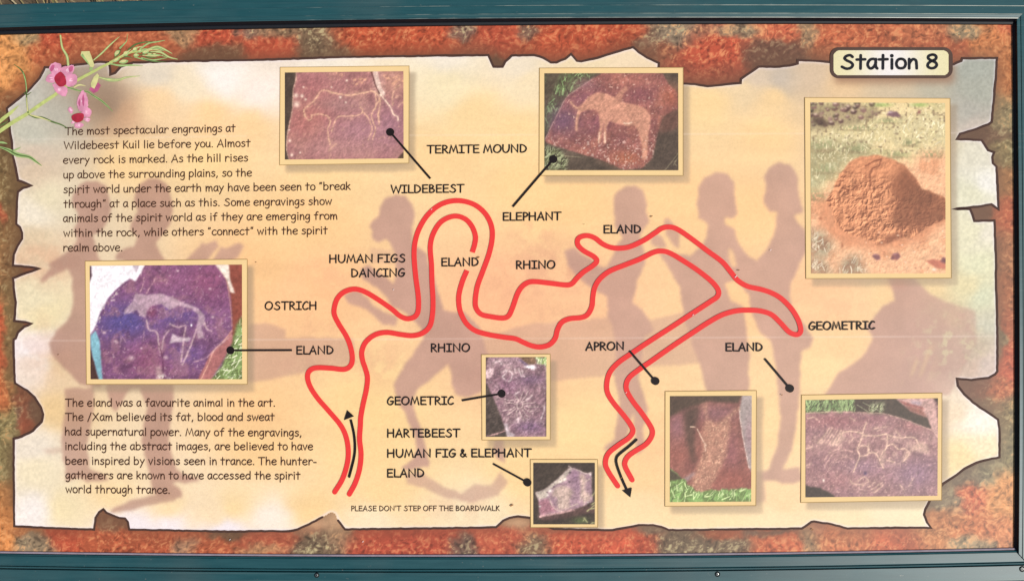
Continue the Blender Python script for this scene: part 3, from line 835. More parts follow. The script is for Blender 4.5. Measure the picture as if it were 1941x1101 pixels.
# ------------------------------------------------------------------ the eight printed photographs
class Photo:
    """Painter for one card; shapes are given in an enlarged frame (origin ox, oy; f units per photo pixel)."""
    def __init__(self, quad, ox, oy, f, res=0.95):
        q = np.array(quad, float)
        w = max(np.linalg.norm(q[1] - q[0]), np.linalg.norm(q[2] - q[3]))
        h = max(np.linalg.norm(q[3] - q[0]), np.linalg.norm(q[2] - q[1]))
        u, v = np.meshgrid(np.linspace(0, 1, int(w / res) + 2), np.linspace(0, 1, int(h / res) + 2))
        self.X = (q[0, 0] * (1 - u) + q[1, 0] * u) * (1 - v) + (q[3, 0] * (1 - u) + q[2, 0] * u) * v
        self.Y = (q[0, 1] * (1 - u) + q[1, 1] * u) * (1 - v) + (q[3, 1] * (1 - u) + q[2, 1] * u) * v
        self.x = (self.X - ox) * f
        self.y = (self.Y - oy) * f
        self.f = f
        self.img = np.zeros(self.X.shape + (3,))

    def wob(self, a, s, seed=0):
        return (self.x + a * self.f * (fbm(self.X, self.Y, s, 3, seed) - .5) * 2, self.y + a * self.f * (fbm(self.X, self.Y, s, 3, seed + 3) - .5) * 2)

    def fill(self, c, var=.12, s=30, seed=0):
        self.img[:] = np.asarray(c, float)
        self.img *= (1 + var * (fbm(self.X, self.Y, s, 4, seed) - .5) * 2)[..., None]

    def mask(self, poly, soft=.8, a=1.2, s=9, seed=0):
        x, y = self.wob(a, s, seed)
        return np.clip(blur(inpoly(x, y, poly), soft), 0, 1)

    def area(self, poly, c, soft=1, alpha=1.0, a=1.2, s=9, var=.10, vs=18, seed=0, tex=None):
        m = self.mask(poly, soft, a, s, seed) * alpha
        t = np.zeros_like(self.img) + np.asarray(c, float)
        t *= (1 + var * (fbm(self.X, self.Y, vs, 4, seed + 1) - .5) * 2)[..., None]
        if tex is not None:
            t = tex(t)
        m = m[..., None]
        self.img = self.img * (1 - m) + t * m
        return m[..., 0]

    def blob(self, x, y, rx, ry, c, a=.6):
        k = np.exp(-(((self.x - x) / rx) ** 2 + ((self.y - y) / ry) ** 2))
        self.img = mix(self.img, c, a * k)

    def lines(self, sets, c, w=2.0, a=.8, rough=.5, seed=0, curve=True):
        """Pecked lines, w in photo pixels, broken up by noise."""
        x, y = self.wob(.8, 5, seed)
        d = np.full(self.X.shape, 1e3)
        for p in sets:
            p = spline(p, step=9.0) if curve and len(p) > 2 else np.array(p, float)
            d = np.minimum(d, pdist(x, y, p, 6 * self.f))
        d /= self.f
        x2, y2 = self.wob(2.2, 9, seed + 5)
        e = np.full(self.X.shape, 1e3)
        for p in sets:
            e = np.minimum(e, pdist(x2, y2, np.array(p, float), 6 * self.f) / self.f)
        k = 1 - sstep(w * .28, w * .85, d)
        k = np.maximum(k, .55 * (1 - sstep(w * .2, w * .8, e)) * sstep(.4, .6, noise(self.X, self.Y, 6, seed)))
        k = np.maximum(k, .22 * (1 - sstep(w * .6, w * 2.4, d)))
        k *= 1 - rough * sstep(.35, .75, noise(self.X, self.Y, 3.2, seed + 2))
        self.img = mix(self.img, c, a * k)

    def specks(self, c, dens, s=2.6, a=.8, region=None, seed=0):
        n = noise(self.X, self.Y, s, seed) * .65 + noise(self.X, self.Y, s * 2.1, seed + 3) * .35
        k = .7 * sstep(1 - dens + .01, 1 - dens + .24, n)
        if region is not None:
            k = k * region
        self.img = mix(self.img, c, a * k)

    def grain(self, amt=.10, s=2.6, seed=1):
        self.img *= (1 + amt * (noise(self.X, self.Y, s, seed) - .5) * 2 + amt * .8 * (noise(self.X, self.Y, s * 2.4, seed + 2) - .5) * 2)[..., None]

    def grass(self, poly, dark, mid, light, ang=70, soft=1.2, seed=0, s=2.6, n=0, length=13):
        m = self.mask(poly, soft * 1.4, 4.5, 8, seed)
        old = self.img.copy()
        cl = fbm(self.X, self.Y, 12, 3, seed + 1)
        t = np.zeros_like(self.img) + np.asarray(dark, float) * .8 + np.asarray(mid, float) * .2
        t = mix(t, np.asarray(mid, float) * .84 + np.mean(mid) * .10, sstep(.44, .66, cl))
        self.img = t
        R = random.Random(seed + int(poly[0][0]) + 17)
        q = np.asarray(poly, float)
        (ax, ay), (bx, by) = q.min(0), q.max(0)
        area = (bx - ax) * (by - ay) / self.f ** 2
        for i in range(n or int(min(260, area / 9))):
            x, y = R.uniform(ax, bx), R.uniform(ay, by)
            L = length * self.f * R.uniform(.5, 1.2)
            d = math.radians(ang + R.gauss(0, 26))
            ex, ey = x + L * math.cos(d), y - L * math.sin(d)
            mx, my = (x + ex) / 2 + R.uniform(-.1, .1) * L, (y + ey) / 2
            dd = pdist(self.x, self.y, [(x, y), (mx, my), (ex, ey)], 3 * self.f) / self.f
            w = R.choice((.7, .9, 1.2))
            c = np.asarray(R.choice((mid, light, light, dark)), float) * R.uniform(.86, 1.12)
            c = c * .86 + c.mean() * .14
            self.img = mix(self.img, c, .85 * (1 - sstep(w * .5, w * 1.25, dd)))
        self.img = old * (1 - m[..., None]) + self.img * m[..., None]

    def emboss(self, s, amt, region=None, seed=0, ridge=False):
        """Relief of the pictured stone: light from the upper left."""
        h = fbm(self.X, self.Y, s, 4, seed)
        if ridge:
            h = 1 - np.abs(h - .5) * 4
        gy, gx = np.gradient(h)
        k = np.clip((gx + gy) * amt * s * .17, -.16, .16)
        if region is not None:
            k = k * region
        self.img *= (1 + k)[..., None]

    def patina(self, c, s, lo, hi, alpha, region=None, seed=0):
        """Soft weathered clouds on the stone."""
        k = sstep(lo, hi, fbm(self.X, self.Y, s, 5, seed)) * alpha
        if region is not None:
            k = k * region
        self.img = mix(self.img, c, k)

    def grade(self, desat=.13, tint=(1.07, 1.055, 1.02)):
        lum = self.img @ np.array((.35, .5, .15))
        self.img = (self.img * (1 - desat) + lum[..., None] * desat) * np.array(tint)

    def build(self, parent, label=None):
        o = grid_mesh('photograph', self.X, self.Y, 0.0013, np.clip(self.img, 0, 255), None, M_PHOTO, parent)
        return o


def card_part(q, label):
    """Cream card with a hairline outline, printed on the sheet."""
    rb = Ribbons(0.0009)
    rb.poly(q)
    o = rb.build('photo_card', M_CARD, BOARD)
    o['label'] = label
    hl = Ribbons(0.0011)
    p = list(q) + [q[0]]
    for a, b in zip(p[:-1], p[1:]):
        hl.stroke([a, b], 1.1)
    hl.build('card_outline', M_HAIR, o)
    return o


def photo_wildebeest(p):
    p.fill((168, 112, 112), .12, 50, 1)
    p.patina((190, 138, 124), 30, .48, .7, .5, None, 2)
    p.patina((150, 96, 100), 26, .52, .75, .4, None, 5)
    p.blob(380, 470, 220, 160, (178, 104, 98), .7)
    p.blob(300, 250, 160, 120, (172, 104, 106), .6)
    p.blob(250, 640, 200, 160, (184, 114, 106), .6)
    p.blob(1150, 640, 200, 260, (160, 112, 128), .8)
    p.blob(820, 700, 300, 200, (176, 128, 142), .6)
    p.blob(1180, 180, 130, 160, (192, 138, 122), .7)
    p.blob(640, 420, 320, 90, (164, 124, 122), .6)
    p.blob(640, 870, 420, 110, (182, 134, 130), .6)
    p.specks((214, 164, 140), .34, 3.4, .5, seed=1)
    p.specks((206, 156, 150), .30, 7, .35, seed=4)
    p.lines([[(780, 175), (840, 165), (905, 170)], [(810, 215), (870, 195)], [(600, 105), (660, 120)], [(1090, 130), (1140, 160)], [(1190, 150), (1270, 130)], [(1180, 215), (1240, 170), (1280, 180)]], (232, 172, 138), 4.5, .7, .7, 2)
    p.area([(78, 95), (196, 95), (185, 190), (165, 270), (160, 450), (130, 600), (110, 700), (96, 860), (124, 985), (78, 985)], (80, 66, 56), .9, a=.8, var=.2)
    p.lines([[(196, 95), (190, 190), (168, 270), (160, 450), (132, 600), (112, 700), (98, 860), (124, 985)]], (224, 180, 158), 1.8, .75, .5, 3)
    p.area([(1222, 975), (1296, 888), (1300, 975)], (88, 66, 52), .8)
    c = (230, 182, 148)
    p.lines([[(285, 540), (275, 480), (310, 440), (370, 390), (410, 340), (440, 292), (490, 276), (560, 300), (640, 315), (740, 328), (830, 312), (920, 295), (970, 285), (1020, 315), (1045, 370), (1045, 450), (1030, 530), (1040, 620)]], c, 3.1, .82, .42, 1)
    p.lines([[(1035, 390), (990, 470), (962, 540), (985, 620), (1003, 680), (970, 775)], [(870, 490), (930, 560), (962, 640), (965, 690), (930, 780)], [(350, 530), (430, 520), (510, 540), (545, 590), (520, 670), (525, 760), (545, 830)], [(555, 690), (580, 620), (620, 550), (700, 540), (800, 535), (865, 510), (875, 480), (850, 455)], [(285, 530), (320, 580), (350, 570), (352, 530)], [(1000, 300), (1010, 400), (1000, 470)]], c, 2.3, .74, .42, 2)
    p.lines([[(530, 890), (560, 860), (600, 825)], [(1175, 430), (1178, 330), (1200, 260), (1250, 225)], [(1240, 440), (1260, 410), (1295, 395)], [(1210, 350), (1230, 340)]], c, 3, .55, .5, 3)
    p.lines([[(1000, 85), (1020, 170), (1045, 260), (1075, 310)]], (232, 206, 192), 8.5, .9, .15, 4)
    p.lines([[(960, 90), (1000, 220), (1050, 320)]], (96, 60, 56), 1.6, .8, .2, 5)
    p.lines([[(1050, 320), (1110, 390), (1160, 460), (1185, 520), (1225, 545), (1232, 580)]], (240, 208, 186), 2.6, .9, .2, 6)
    for x, y, r in ((645, 348, 14), (710, 178, 12), (555, 245, 9), (195, 330, 22), (255, 335, 18), (290, 370, 12), (130, 790, 14), (150, 935, 16), (125, 680, 10), (235, 910, 10), (200, 420, 30), (270, 245, 10), (700, 400, 10)):
        p.blob(x, y, r, r, (250, 226, 206), .85)
    p.emboss(10, .35, None, 3)
    p.emboss(4.5, .28, None, 6)
    p.grain(.06)


def photo_elephant(p):
    p.fill((92, 78, 66), .25, 18, 2)
    p.grass([(80, 80), (560, 80), (400, 240), (290, 310), (220, 440), (110, 620), (80, 640)], (84, 76, 58), (104, 124, 74), (142, 190, 110), 70, 2, 1)
    p.area([(80, 80), (240, 80), (190, 230), (130, 330), (80, 450)], (86, 72, 60), 3, .9, 3)
    p.grass([(80, 760), (230, 790), (300, 900), (280, 995), (80, 995)], (74, 66, 50), (110, 118, 74), (170, 180, 130), 50, 2, 3)
    rock = [(92, 700), (160, 560), (220, 440), (290, 310), (400, 230), (520, 150), (625, 84), (1190, 84), (1245, 185), (1325, 265), (1332, 420), (1190, 500), (1150, 640), (1095, 880), (1000, 970), (830, 990), (680, 920), (500, 860), (300, 800), (100, 735)]
    m = p.area(rock, (146, 90, 84), .9, a=1.0, var=.16, seed=1)
    p.patina((178, 112, 92), 26, .48, .7, .5, m, 2)
    p.patina((126, 76, 78), 30, .5, .72, .5, m, 5)
    i0 = p.img.copy()
    p.blob(260, 520, 170, 150, (112, 82, 108), .8)
    p.blob(430, 330, 160, 90, (140, 88, 104), .6)
    p.blob(470, 190, 120, 60, (150, 104, 112), .7)
    p.blob(960, 290, 120, 80, (146, 84, 94), .6)
    p.blob(1270, 300, 80, 110, (180, 98, 70), .6)
    p.blob(900, 150, 200, 60, (188, 116, 102), .7)
    p.blob(850, 880, 160, 70, (180, 104, 72), .7)
    p.blob(560, 560, 130, 90, (138, 82, 104), .5)
    p.area([(1190, 490), (1332, 420), (1334, 600), (1180, 690), (1140, 700)], (112, 76, 66), 3, .85)
    p.area([(1150, 640), (1334, 620), (1338, 995), (1000, 995), (1095, 880)], (84, 70, 60), 3, .9)
    low = sstep(560, 780, p.y) * m
    p.specks((232, 204, 190), .40, 2.7, .85, low * (p.x < 1180), 1)
    p.specks((232, 192, 174), .33, 2.4, .85, m, 2)
    p.specks((222, 160, 138), .30, 4.5, .5, m * (p.y < 500), 5)
    p.img = p.img * m[..., None] + i0 * (1 - m[..., None]) if False else p.img
    e = [(330, 350), (352, 385), (395, 405), (430, 378), (500, 300), (580, 262), (660, 275), (740, 312), (800, 352), (880, 370), (960, 385), (1030, 420), (1078, 480), (1075, 560), (1060, 640), (1050, 760), (1045, 890), (1000, 890), (1000, 760), (965, 640), (930, 575), (860, 578), (760, 555), (690, 530), (664, 600), (660, 740), (638, 740), (640, 540), (625, 620), (606, 740), (582, 740), (600, 600), (590, 450), (550, 424), (480, 432), (424, 450), (398, 520), (390, 620), (370, 620), (382, 500), (402, 432), (350, 395), (322, 355)]
    p.area(e, (206, 146, 120), 1, .9, .9, 6, .10, 12, 2)
    p.area([(735, 320), (800, 240), (845, 205), (870, 240), (830, 265), (805, 330), (820, 360)], (204, 142, 118), 1.4, .8, 1)
    p.lines([[(390, 410), (360, 390), (330, 352)], [(405, 430), (385, 510), (385, 615)]], (216, 160, 134), 3, .8, .2, 1)
    p.lines([[(830, 550), (870, 555), (900, 545)], [(600, 640), (590, 735)], [(650, 640), (650, 735)]], (240, 206, 180), 2, .8, .3, 2)
    p.specks((236, 210, 196), .34, 2.4, .7, m * (p.y > 620) * (p.x > 940) * (p.x < 1130), 6)
    p.lines([[(92, 700), (160, 560), (222, 440), (292, 310), (400, 230), (520, 150)]], (196, 152, 150), 1.6, .6, .4, 2)
    p.lines([[(1338, 830), (1270, 920), (1210, 990)], [(1338, 870), (1290, 940)], [(270, 860), (420, 870)], [(1300, 930), (1320, 950)]], (150, 140, 110), 1.2, .7, .3, 3)
    p.emboss(10, .35, None, 3)
    p.emboss(4.5, .28, None, 6)
    p.grain(.08)


def photo_termite(p):
    p.fill((226, 204, 150), .08, 30, 3)
    x, y = p.x, p.y
    soil = sstep(330, 500, y + 100 * (fbm(p.X, p.Y, 26, 3, 1) - .5) * 2 + .34 * (x - 450) * (y < 560))
    p.img = mix(p.img, (234, 178, 134), soil)
    p.patina((214, 142, 98), 24, .46, .7, .6, soil, 6)
    R = random.Random(8)
    tuft = sstep(.44, .64, fbm(p.X, p.Y * 1.5, 22, 4, 2)) * (1 - soil)
    p.img = mix(p.img, (182, 178, 122), .6 * tuft)
    p.grass([(60, 240), (230, 250), (420, 250), (420, 330), (260, 400), (190, 470), (60, 560)], (164, 152, 110), (196, 190, 138), (226, 220, 170), 80, 6, 2, n=110, length=12)
    p.grass([(300, 150), (840, 90), (840, 320), (600, 300), (420, 260), (60, 240), (60, 200)], (208, 194, 142), (222, 208, 152), (238, 230, 184), 70, 7, 3, n=120, length=9)
    p.specks((122, 98, 76), .42, 4, .8, (y < 340) * (1 - soil), 4)
    p.specks((244, 232, 186), .40, 3.4, .8, 1 - soil, 6)
    for gx, gy, rx, ry in ((140, 290, 70, 36), (150, 425, 60, 30), (330, 310, 60, 26), (550, 342, 64, 20), (760, 340, 56, 20), (630, 275, 50, 22), (100, 580, 50, 24), (330, 190, 90, 16), (500, 150, 60, 16)):
        k = np.exp(-(((x - gx) / rx) ** 2 + ((y - gy) / ry) ** 2)) * sstep(.25, .6, noise(p.X, p.Y * .5, 3, 2))
        p.img = mix(p.img, (146, 152, 104), .75 * k)
        p.img = mix(p.img, (140, 118, 84), .5 * np.exp(-(((x - gx) / rx) ** 2 + ((y - gy - ry * .8) / (ry * .35)) ** 2)))
    rocks = np.clip(blur(inpoly(*p.wob(4, 14, 2), [(60, 60), (250, 52), (390, 64), (450, 80), (440, 130), (340, 165), (240, 180), (120, 205), (60, 210)]), 3), 0, 1)
    p.img = mix(p.img, (150, 134, 100), rocks * .7)
    for i in range(95):
        rx, ry = R.uniform(60, 480), R.uniform(50, 200)
        if ry > 208 - .2 * rx:
            continue
        sz = R.uniform(7, 19)
        ph_ = R.uniform(0, 6)
        st_ = [(rx + sz * 1.25 * R.uniform(.7, 1.15) * math.cos(ph_ + k * 1.05), ry + sz * .85 * R.uniform(.7, 1.15) * math.sin(ph_ + k * 1.05)) for k in range(6)]
        kk = blur(inpoly(p.x, p.y, st_), .6)
        p.img = mix(p.img, R.choice(((88, 60, 58), (108, 76, 70), (74, 58, 50), (128, 92, 88))), kk * .9)
        kk = blur(inpoly(p.x, p.y, [(u * .62 + .38 * (rx - sz * .5), v * .5 + .5 * (ry - sz * .9)) for u, v in st_]), .6)
        p.img = mix(p.img, R.choice(((226, 202, 178), (204, 184, 158), (158, 160, 114), (216, 190, 160))), kk * .85)
    p.area([(70, 125), (140, 138), (170, 160), (150, 185), (80, 160)], (80, 60, 52), 1.5, .8)
    p.blob(475, 58, 50, 12, (150, 180, 96), .8)
    p.blob(690, 58, 50, 12, (144, 178, 92), .8)
    p.area([(495, 115), (520, 92), (560, 96), (582, 128), (545, 128)], (132, 96, 104), 1)
    p.blob(520, 100, 16, 6, (206, 180, 186), .8)
    p.area([(670, 108), (685, 82), (698, 106)], (140, 88, 80), 1)
    p.specks((190, 126, 90), .32, 3.4, .45, soil, 3)
    p.specks((244, 200, 162), .30, 3.2, .45, soil, 6)
    p.emboss(7, .5, soil, 4)
    p.area([(130, 620), (110, 760), (260, 860), (470, 900), (640, 860), (760, 790), (838, 720), (700, 640), (300, 560)], (214, 138, 96), 6, .75, 5, 16)
    mound = [(150, 610), (192, 540), (232, 450), (292, 380), (350, 352), (450, 342), (540, 368), (600, 400), (662, 470), (705, 540), (755, 552), (820, 580), (842, 605), (842, 710), (760, 742), (700, 780), (640, 820), (580, 812), (520, 842), (450, 860), (370, 822), (270, 792), (205, 740), (190, 660)]
    m = p.mask(mound, 1.0, 1.6, 10, 2)
    wx, wy = p.wob(6, 20, 5)
    dome = np.sqrt(np.clip(1 - ((x - 430) / 330) ** 2 - ((y - 640) / 330) ** 2, 0, 1)) * 20
    low = sstep(380, 560, y + .25 * (350 - x))
    big = noise(p.X, p.Y, 18, 6)
    lump = .9 * big + (1 - np.abs(noise(wx, wy, 26, 1) - .5) * 2) * .95 + (1 - np.abs(noise(wx, wy, 12, 4) - .5) * 2) * .5 * noise(p.X, p.Y, 14, 7) * 1.6 + noise(wx, wy, 6, 2) * .3
    h = dome - 9.0 * (.16 + .9 * low) * lump + 2.6 * noise(p.X, p.Y, 5, 3) + 5 * fbm(p.X, p.Y, 24, 2, 2)
    gy, gx = np.gradient(h)
    sh = np.clip(.70 + .21 * gx + .19 * gy - .12 * low * sstep(.75, .95, 1 - np.abs(noise(wx, wy, 22, 1) - .5) * 2), .10, 1.04)
    shade_side = p.mask([(596, 396), (662, 470), (705, 540), (755, 552), (842, 590), (842, 712), (760, 742), (705, 775), (640, 768), (575, 772), (520, 700), (555, 610), (520, 540), (560, 450)], 5, 4, 14, 4)
    sh = sh * (1 - .72 * shade_side) + .10 * shade_side
    lo, hi = np.array((108, 58, 38.)), np.array((244, 164, 114.))
    t = lo + (hi - lo) * sh[..., None]
    t *= (1 + .10 * (fbm(p.X, p.Y, 20, 3, 6) - .5) * 2)[..., None]
    m = m * (1 - sstep(770, 870, y + 90 * (fbm(p.X, p.Y, 12, 3, 1) - .5) - .10 * x) * .8)
    p.img = p.img * (1 - m[..., None]) + t * m[..., None]
    p.lines([[(468, 368), (456, 405), (415, 425), (404, 470), (412, 520)], [(380, 405), (430, 378), (468, 368)], [(250, 530), (290, 545), (330, 520)]], (128, 70, 48), 3.0, .7, .4, 1)
    p.area([(440, 862), (520, 800), (590, 780), (600, 810), (520, 845)], (146, 86, 60), 1.8, .75)
    for poly, c in (([(415, 920), (430, 908), (460, 916), (466, 940), (440, 946)], (128, 80, 86)), ([(520, 940), (535, 908), (565, 902), (582, 925), (560, 945)], (124, 74, 80)), ([(725, 950), (760, 938), (836, 950), (836, 995), (790, 992)], (192, 108, 86)), ([(805, 955), (820, 925), (838, 935), (838, 962)], (118, 70, 76))):
        p.area(poly, c, 1, .95)
    p.blob(434, 914, 12, 5, (176, 124, 122), .8)
    p.blob(548, 910, 14, 6, (176, 120, 122), .8)
    p.blob(772, 998, 12, 8, (246, 226, 206), .9)
    p.blob(122, 706, 12, 8, (160, 90, 60), .7)
    p.blob(246, 860, 8, 20, (150, 88, 58), .7)
    for i in range(46):
        rx, ry = R.uniform(380, 830), R.uniform(770, 1010)
        p.blob(rx, ry, R.uniform(3, 8), R.uniform(2, 5), R.choice(((176, 108, 76), (246, 214, 184), (168, 112, 88))), .7)
    for gp in ([(70, 760), (160, 790), (200, 860), (170, 930), (70, 930)], [(70, 930), (150, 940), (190, 1022), (70, 1022)], [(210, 1022), (260, 930), (330, 905), (390, 1022)]):
        p.grass(gp, (150, 112, 86), (188, 172, 136), (216, 208, 180), 70, 5, 4, n=46, length=11)
    p.grain(.05)


def photo_eland(p):
    p.fill((130, 84, 126), .16, 40, 4)
    p.blob(350, 530, 280, 150, (88, 80, 152), .9)
    p.blob(760, 470, 220, 90, (102, 80, 150), .8)
    p.blob(780, 790, 200, 90, (100, 80, 150), .8)
    p.blob(1040, 200, 220, 160, (156, 84, 118), .7)
    p.blob(620, 170, 200, 120, (150, 88, 120), .6)
    p.blob(560, 830, 200, 160, (150, 78, 104), .6)
    p.blob(560, 450, 70, 70, (140, 72, 98), .8)
    p.blob(1060, 360, 160, 90, (128, 74, 112), .5)
    p.blob(240, 900, 160, 120, (124, 76, 118), .6)
    p.patina((160, 112, 128), 22, .5, .7, .55, None, 2)
    p.patina((96, 60, 92), 26, .5, .7, .5, None, 5)
    p.specks((176, 134, 160), .32, 3.0, .6, None, 1)
    p.specks((216, 184, 196), .31, 2.8, .7, None, 4)
    p.specks((100, 52, 100), .3, 5, .4, None, 2)
    p.area([(1080, 60), (1295, 60), (1295, 1000), (1200, 800), (1210, 560), (1195, 330), (1160, 190)], (148, 76, 62), 1.2)
    p.grass([(1290, 470), (1295, 1000), (1030, 1000), (1120, 880), (1200, 700), (1225, 590)], (96, 112, 62), (150, 184, 104), (232, 244, 196), 40, 1.5, 2, 3)
    p.area([(1208, 590), (1205, 700), (1110, 880), (1030, 1000), (930, 1000), (1040, 770), (1140, 690)], (176, 108, 106), 1.4, .95)
    p.lines([[(960, 985), (1020, 860), (1060, 760), (1140, 680), (1205, 600)]], (226, 170, 152), 2, .7, .4, 2)
    p.area([(1075, 70), (1180, 70), (1192, 190), (1232, 300), (1192, 292), (1160, 190), (1105, 112)], (232, 218, 206), 1)
    p.lines([[(1165, 200), (1195, 400), (1205, 560)]], (206, 150, 140), 2, .6, .4, 3)
    sky_ = [(60, 60), (510, 60), (430, 205), (385, 180), (325, 225), (220, 325), (150, 450), (100, 590), (60, 640)]
    p.area(sky_, (242, 240, 250), 1, var=.02)
    p.area([(405, 70), (436, 135), (446, 130), (470, 70)], (186, 172, 186), .8)
    p.area([(436, 150), (470, 70), (510, 70), (432, 205)], (244, 238, 246), .8)
    p.specks((226, 216, 206), .46, 3, .9, np.clip(blur(inpoly(p.x, p.y, [(330, 215), (350, 225), (170, 470), (115, 600), (95, 590), (150, 440)]), 1), 0, 1), 5)
    p.area([(60, 60), (76, 85), (84, 160), (60, 216)], (92, 66, 76), 1)
    p.area([(70, 640), (112, 600), (145, 680), (152, 800), (168, 1000), (135, 1000), (72, 760)], (126, 184, 204), 1)
    p.area([(60, 740), (76, 770), (136, 1000), (60, 1000)], (82, 56, 50), 1)
    c = (196, 168, 182)
    e = [(335, 470), (346, 432), (405, 365), (432, 300), (520, 312), (640, 302), (735, 335), (830, 380), (930, 418), (984, 470), (992, 545), (960, 560), (985, 662), (930, 662), (918, 585), (940, 478), (880, 424), (780, 402), (700, 432), (640, 388), (560, 402), (522, 440), (512, 500), (470, 482), (442, 430), (385, 462)]
    p.area(e, c, 1.4, .78, 1.3, 6, .12, 10, 3)
    p.lines([[(520, 520), (540, 590), (600, 612), (618, 700), (630, 770)], [(700, 600), (662, 650), (642, 745)], [(710, 545), (770, 572), (832, 560), (822, 640), (812, 740), (795, 850)], [(920, 590), (890, 680), (850, 780), (808, 870)], [(985, 540), (1000, 580), (1040, 605)]], (206, 174, 180), 3.2, .72, .35, 1)
    p.area([(706, 700), (728, 625), (780, 652), (880, 655), (860, 685), (770, 690)], (214, 196, 206), 1.2, .8)
    p.lines([[(470, 290), (490, 230), (500, 175)], [(520, 300), (560, 230), (592, 180)], [(630, 200), (690, 190), (680, 220)]], (206, 156, 168), 2.4, .6, .5, 2)
    p.lines([[(530, 440), (590, 425), (630, 450)], [(660, 410), (670, 460)], [(820, 410), (800, 490)], [(870, 495), (930, 500)], [(310, 690), (320, 640), (350, 690)], [(500, 600), (495, 680)]], (180, 140, 164), 2, .6, .4, 3)
    p.area([(590, 900), (625, 870), (660, 960), (640, 1000), (600, 990)], (206, 176, 170), 1.5, .6)
    p.specks((240, 240, 226), .5, 3, .9, np.exp(-(((p.x - 650) / 50) ** 2 + ((p.y - 972) / 26) ** 2)), 3)
    p.lines([[(620, 720), (645, 800), (655, 930)]], (96, 50, 80), 2, .6, .2, 5)
    for x, y, r in ((1030, 265, 12), (400, 818, 24), (675, 815, 20), (180, 615, 16), (270, 685, 14), (478, 740, 10), (1050, 490, 14), (770, 120, 12), (260, 355, 10)):
        p.blob(x, y, r, r * .8, (216, 184, 196), .8)
    p.blob(880, 556, 7, 10, (255, 255, 255), 1)
    p.specks((206, 172, 188), .42, 4, .7, np.exp(-(((p.x - 1120) / 80) ** 2 + ((p.y - 590) / 90) ** 2)), 6)
    p.lines([[(900, 850), (1000, 815), (1090, 730), (1200, 640)]], (206, 164, 170), 2.4, .6, .5, 6)
    stone = p.mask([(150, 450), (330, 225), (430, 205), (510, 70), (1080, 70), (1160, 190), (1205, 560), (930, 1000), (170, 1000), (110, 600)], 2)
    p.emboss(9, .4, stone, 3)
    p.grain(.07)


def photo_geometric(p):
    p.fill((148, 114, 124), .16, 30, 5)
    p.patina((184, 156, 158), 16, .5, .7, .6, None, 2)
    p.patina((116, 86, 100), 14, .5, .7, .5, None, 5)
    p.blob(380, 400, 180, 100, (146, 102, 130), .7)
    p.blob(620, 330, 150, 60, (128, 96, 130), .7)
    p.blob(600, 880, 180, 80, (130, 98, 140), .6)
    p.blob(400, 120, 260, 60, (178, 146, 160), .6)
    p.specks((206, 182, 190), .34, 2.4, .7, None, 2)
    p.specks((104, 74, 96), .32, 2.6, .6, None, 5)
    p.area([(80, 350), (120, 400), (200, 580), (280, 780), (330, 930), (355, 1010), (80, 1010)], (84, 72, 66), 1, 1, 1, 9, .2)
    p.lines([[(110, 985), (200, 965), (320, 925)]], (196, 150, 150), 2, .8, .3, 1)
    p.area([(480, 60), (670, 60), (680, 150), (600, 165), (540, 130)], (124, 96, 74), 1)
    p.grass([(660, 60), (815, 60), (815, 220), (790, 160), (690, 150)], (126, 150, 84), (176, 206, 122), (226, 240, 186), 80, 1, 1)
    p.area([(470, 90), (530, 110), (600, 160), (560, 165), (510, 130)], (112, 92, 122), 1)
    p.area([(530, 175), (600, 160), (640, 160), (690, 190), (650, 222), (590, 200)], (236, 226, 236), 1)
    p.area([(95, 230), (150, 195), (195, 200), (185, 260), (130, 325), (95, 310)], (220, 192, 196), 1.2, .8)
    p.area([(95, 70), (120, 70), (108, 180), (95, 220)], (96, 72, 70), 1)
    p.area([(795, 190), (815, 190), (815, 440), (800, 440)], (232, 226, 170), .8)
    p.area([(786, 450), (815, 450), (815, 1010), (786, 1010)], (104, 82, 80), 1, .9)
    c = (206, 180, 178)
    rays = [[(455, 600), (420, 570), (380, 575), (320, 560)], [(440, 620), (390, 600), (340, 605)], [(430, 650), (380, 680), (300, 690)], [(440, 670), (390, 710), (340, 745)], [(455, 690), (460, 750)], [(500, 560), (520, 500), (540, 470)], [(520, 570), (560, 520), (585, 465)],
            [(535, 585), (590, 560), (635, 510)], [(545, 610), (600, 605), (660, 600)], [(550, 640), (620, 650), (700, 645)], [(540, 665), (600, 700), (650, 690)], [(520, 680), (550, 720), (580, 760)], [(480, 580), (460, 540), (440, 520)], [(490, 700), (510, 760), (540, 800)], [(560, 560), (600, 540)], [(430, 590), (450, 560), (500, 565)]]
    p.lines([[(x + 9, y + 11) for x, y in s] for s in rays], (108, 78, 94), 2.6, .6, .3, 3)
    p.lines(rays, c, 2.0, .8, .4, 1)
    p.emboss(9, .55, None, 2)
    p.emboss(4, .45, None, 5)
    p.lines([[(455, 620), (480, 580), (520, 600), (520, 650), (470, 665), (455, 620)]], c, 2.2, .8, .3, 2)
    p.lines([[(300, 240), (340, 225), (320, 270), (290, 300), (330, 340)], [(370, 230), (400, 260), (390, 330), (360, 350)], [(430, 210), (440, 250)], [(480, 220), (500, 260), (510, 290), (550, 295)], [(520, 230), (530, 280)], [(200, 130), (260, 120), (280, 150)], [(450, 800), (480, 780), (470, 820)], [(740, 780), (770, 700), (780, 640)], [(570, 560), (620, 530)], [(440, 500), (490, 470)]], (222, 202, 206), 2.4, .75, .35, 2)
    p.area([(300, 830), (350, 850), (370, 940), (440, 970), (420, 1010), (350, 1010)], (226, 212, 220), 1.4, .7)
    p.grain(.14)


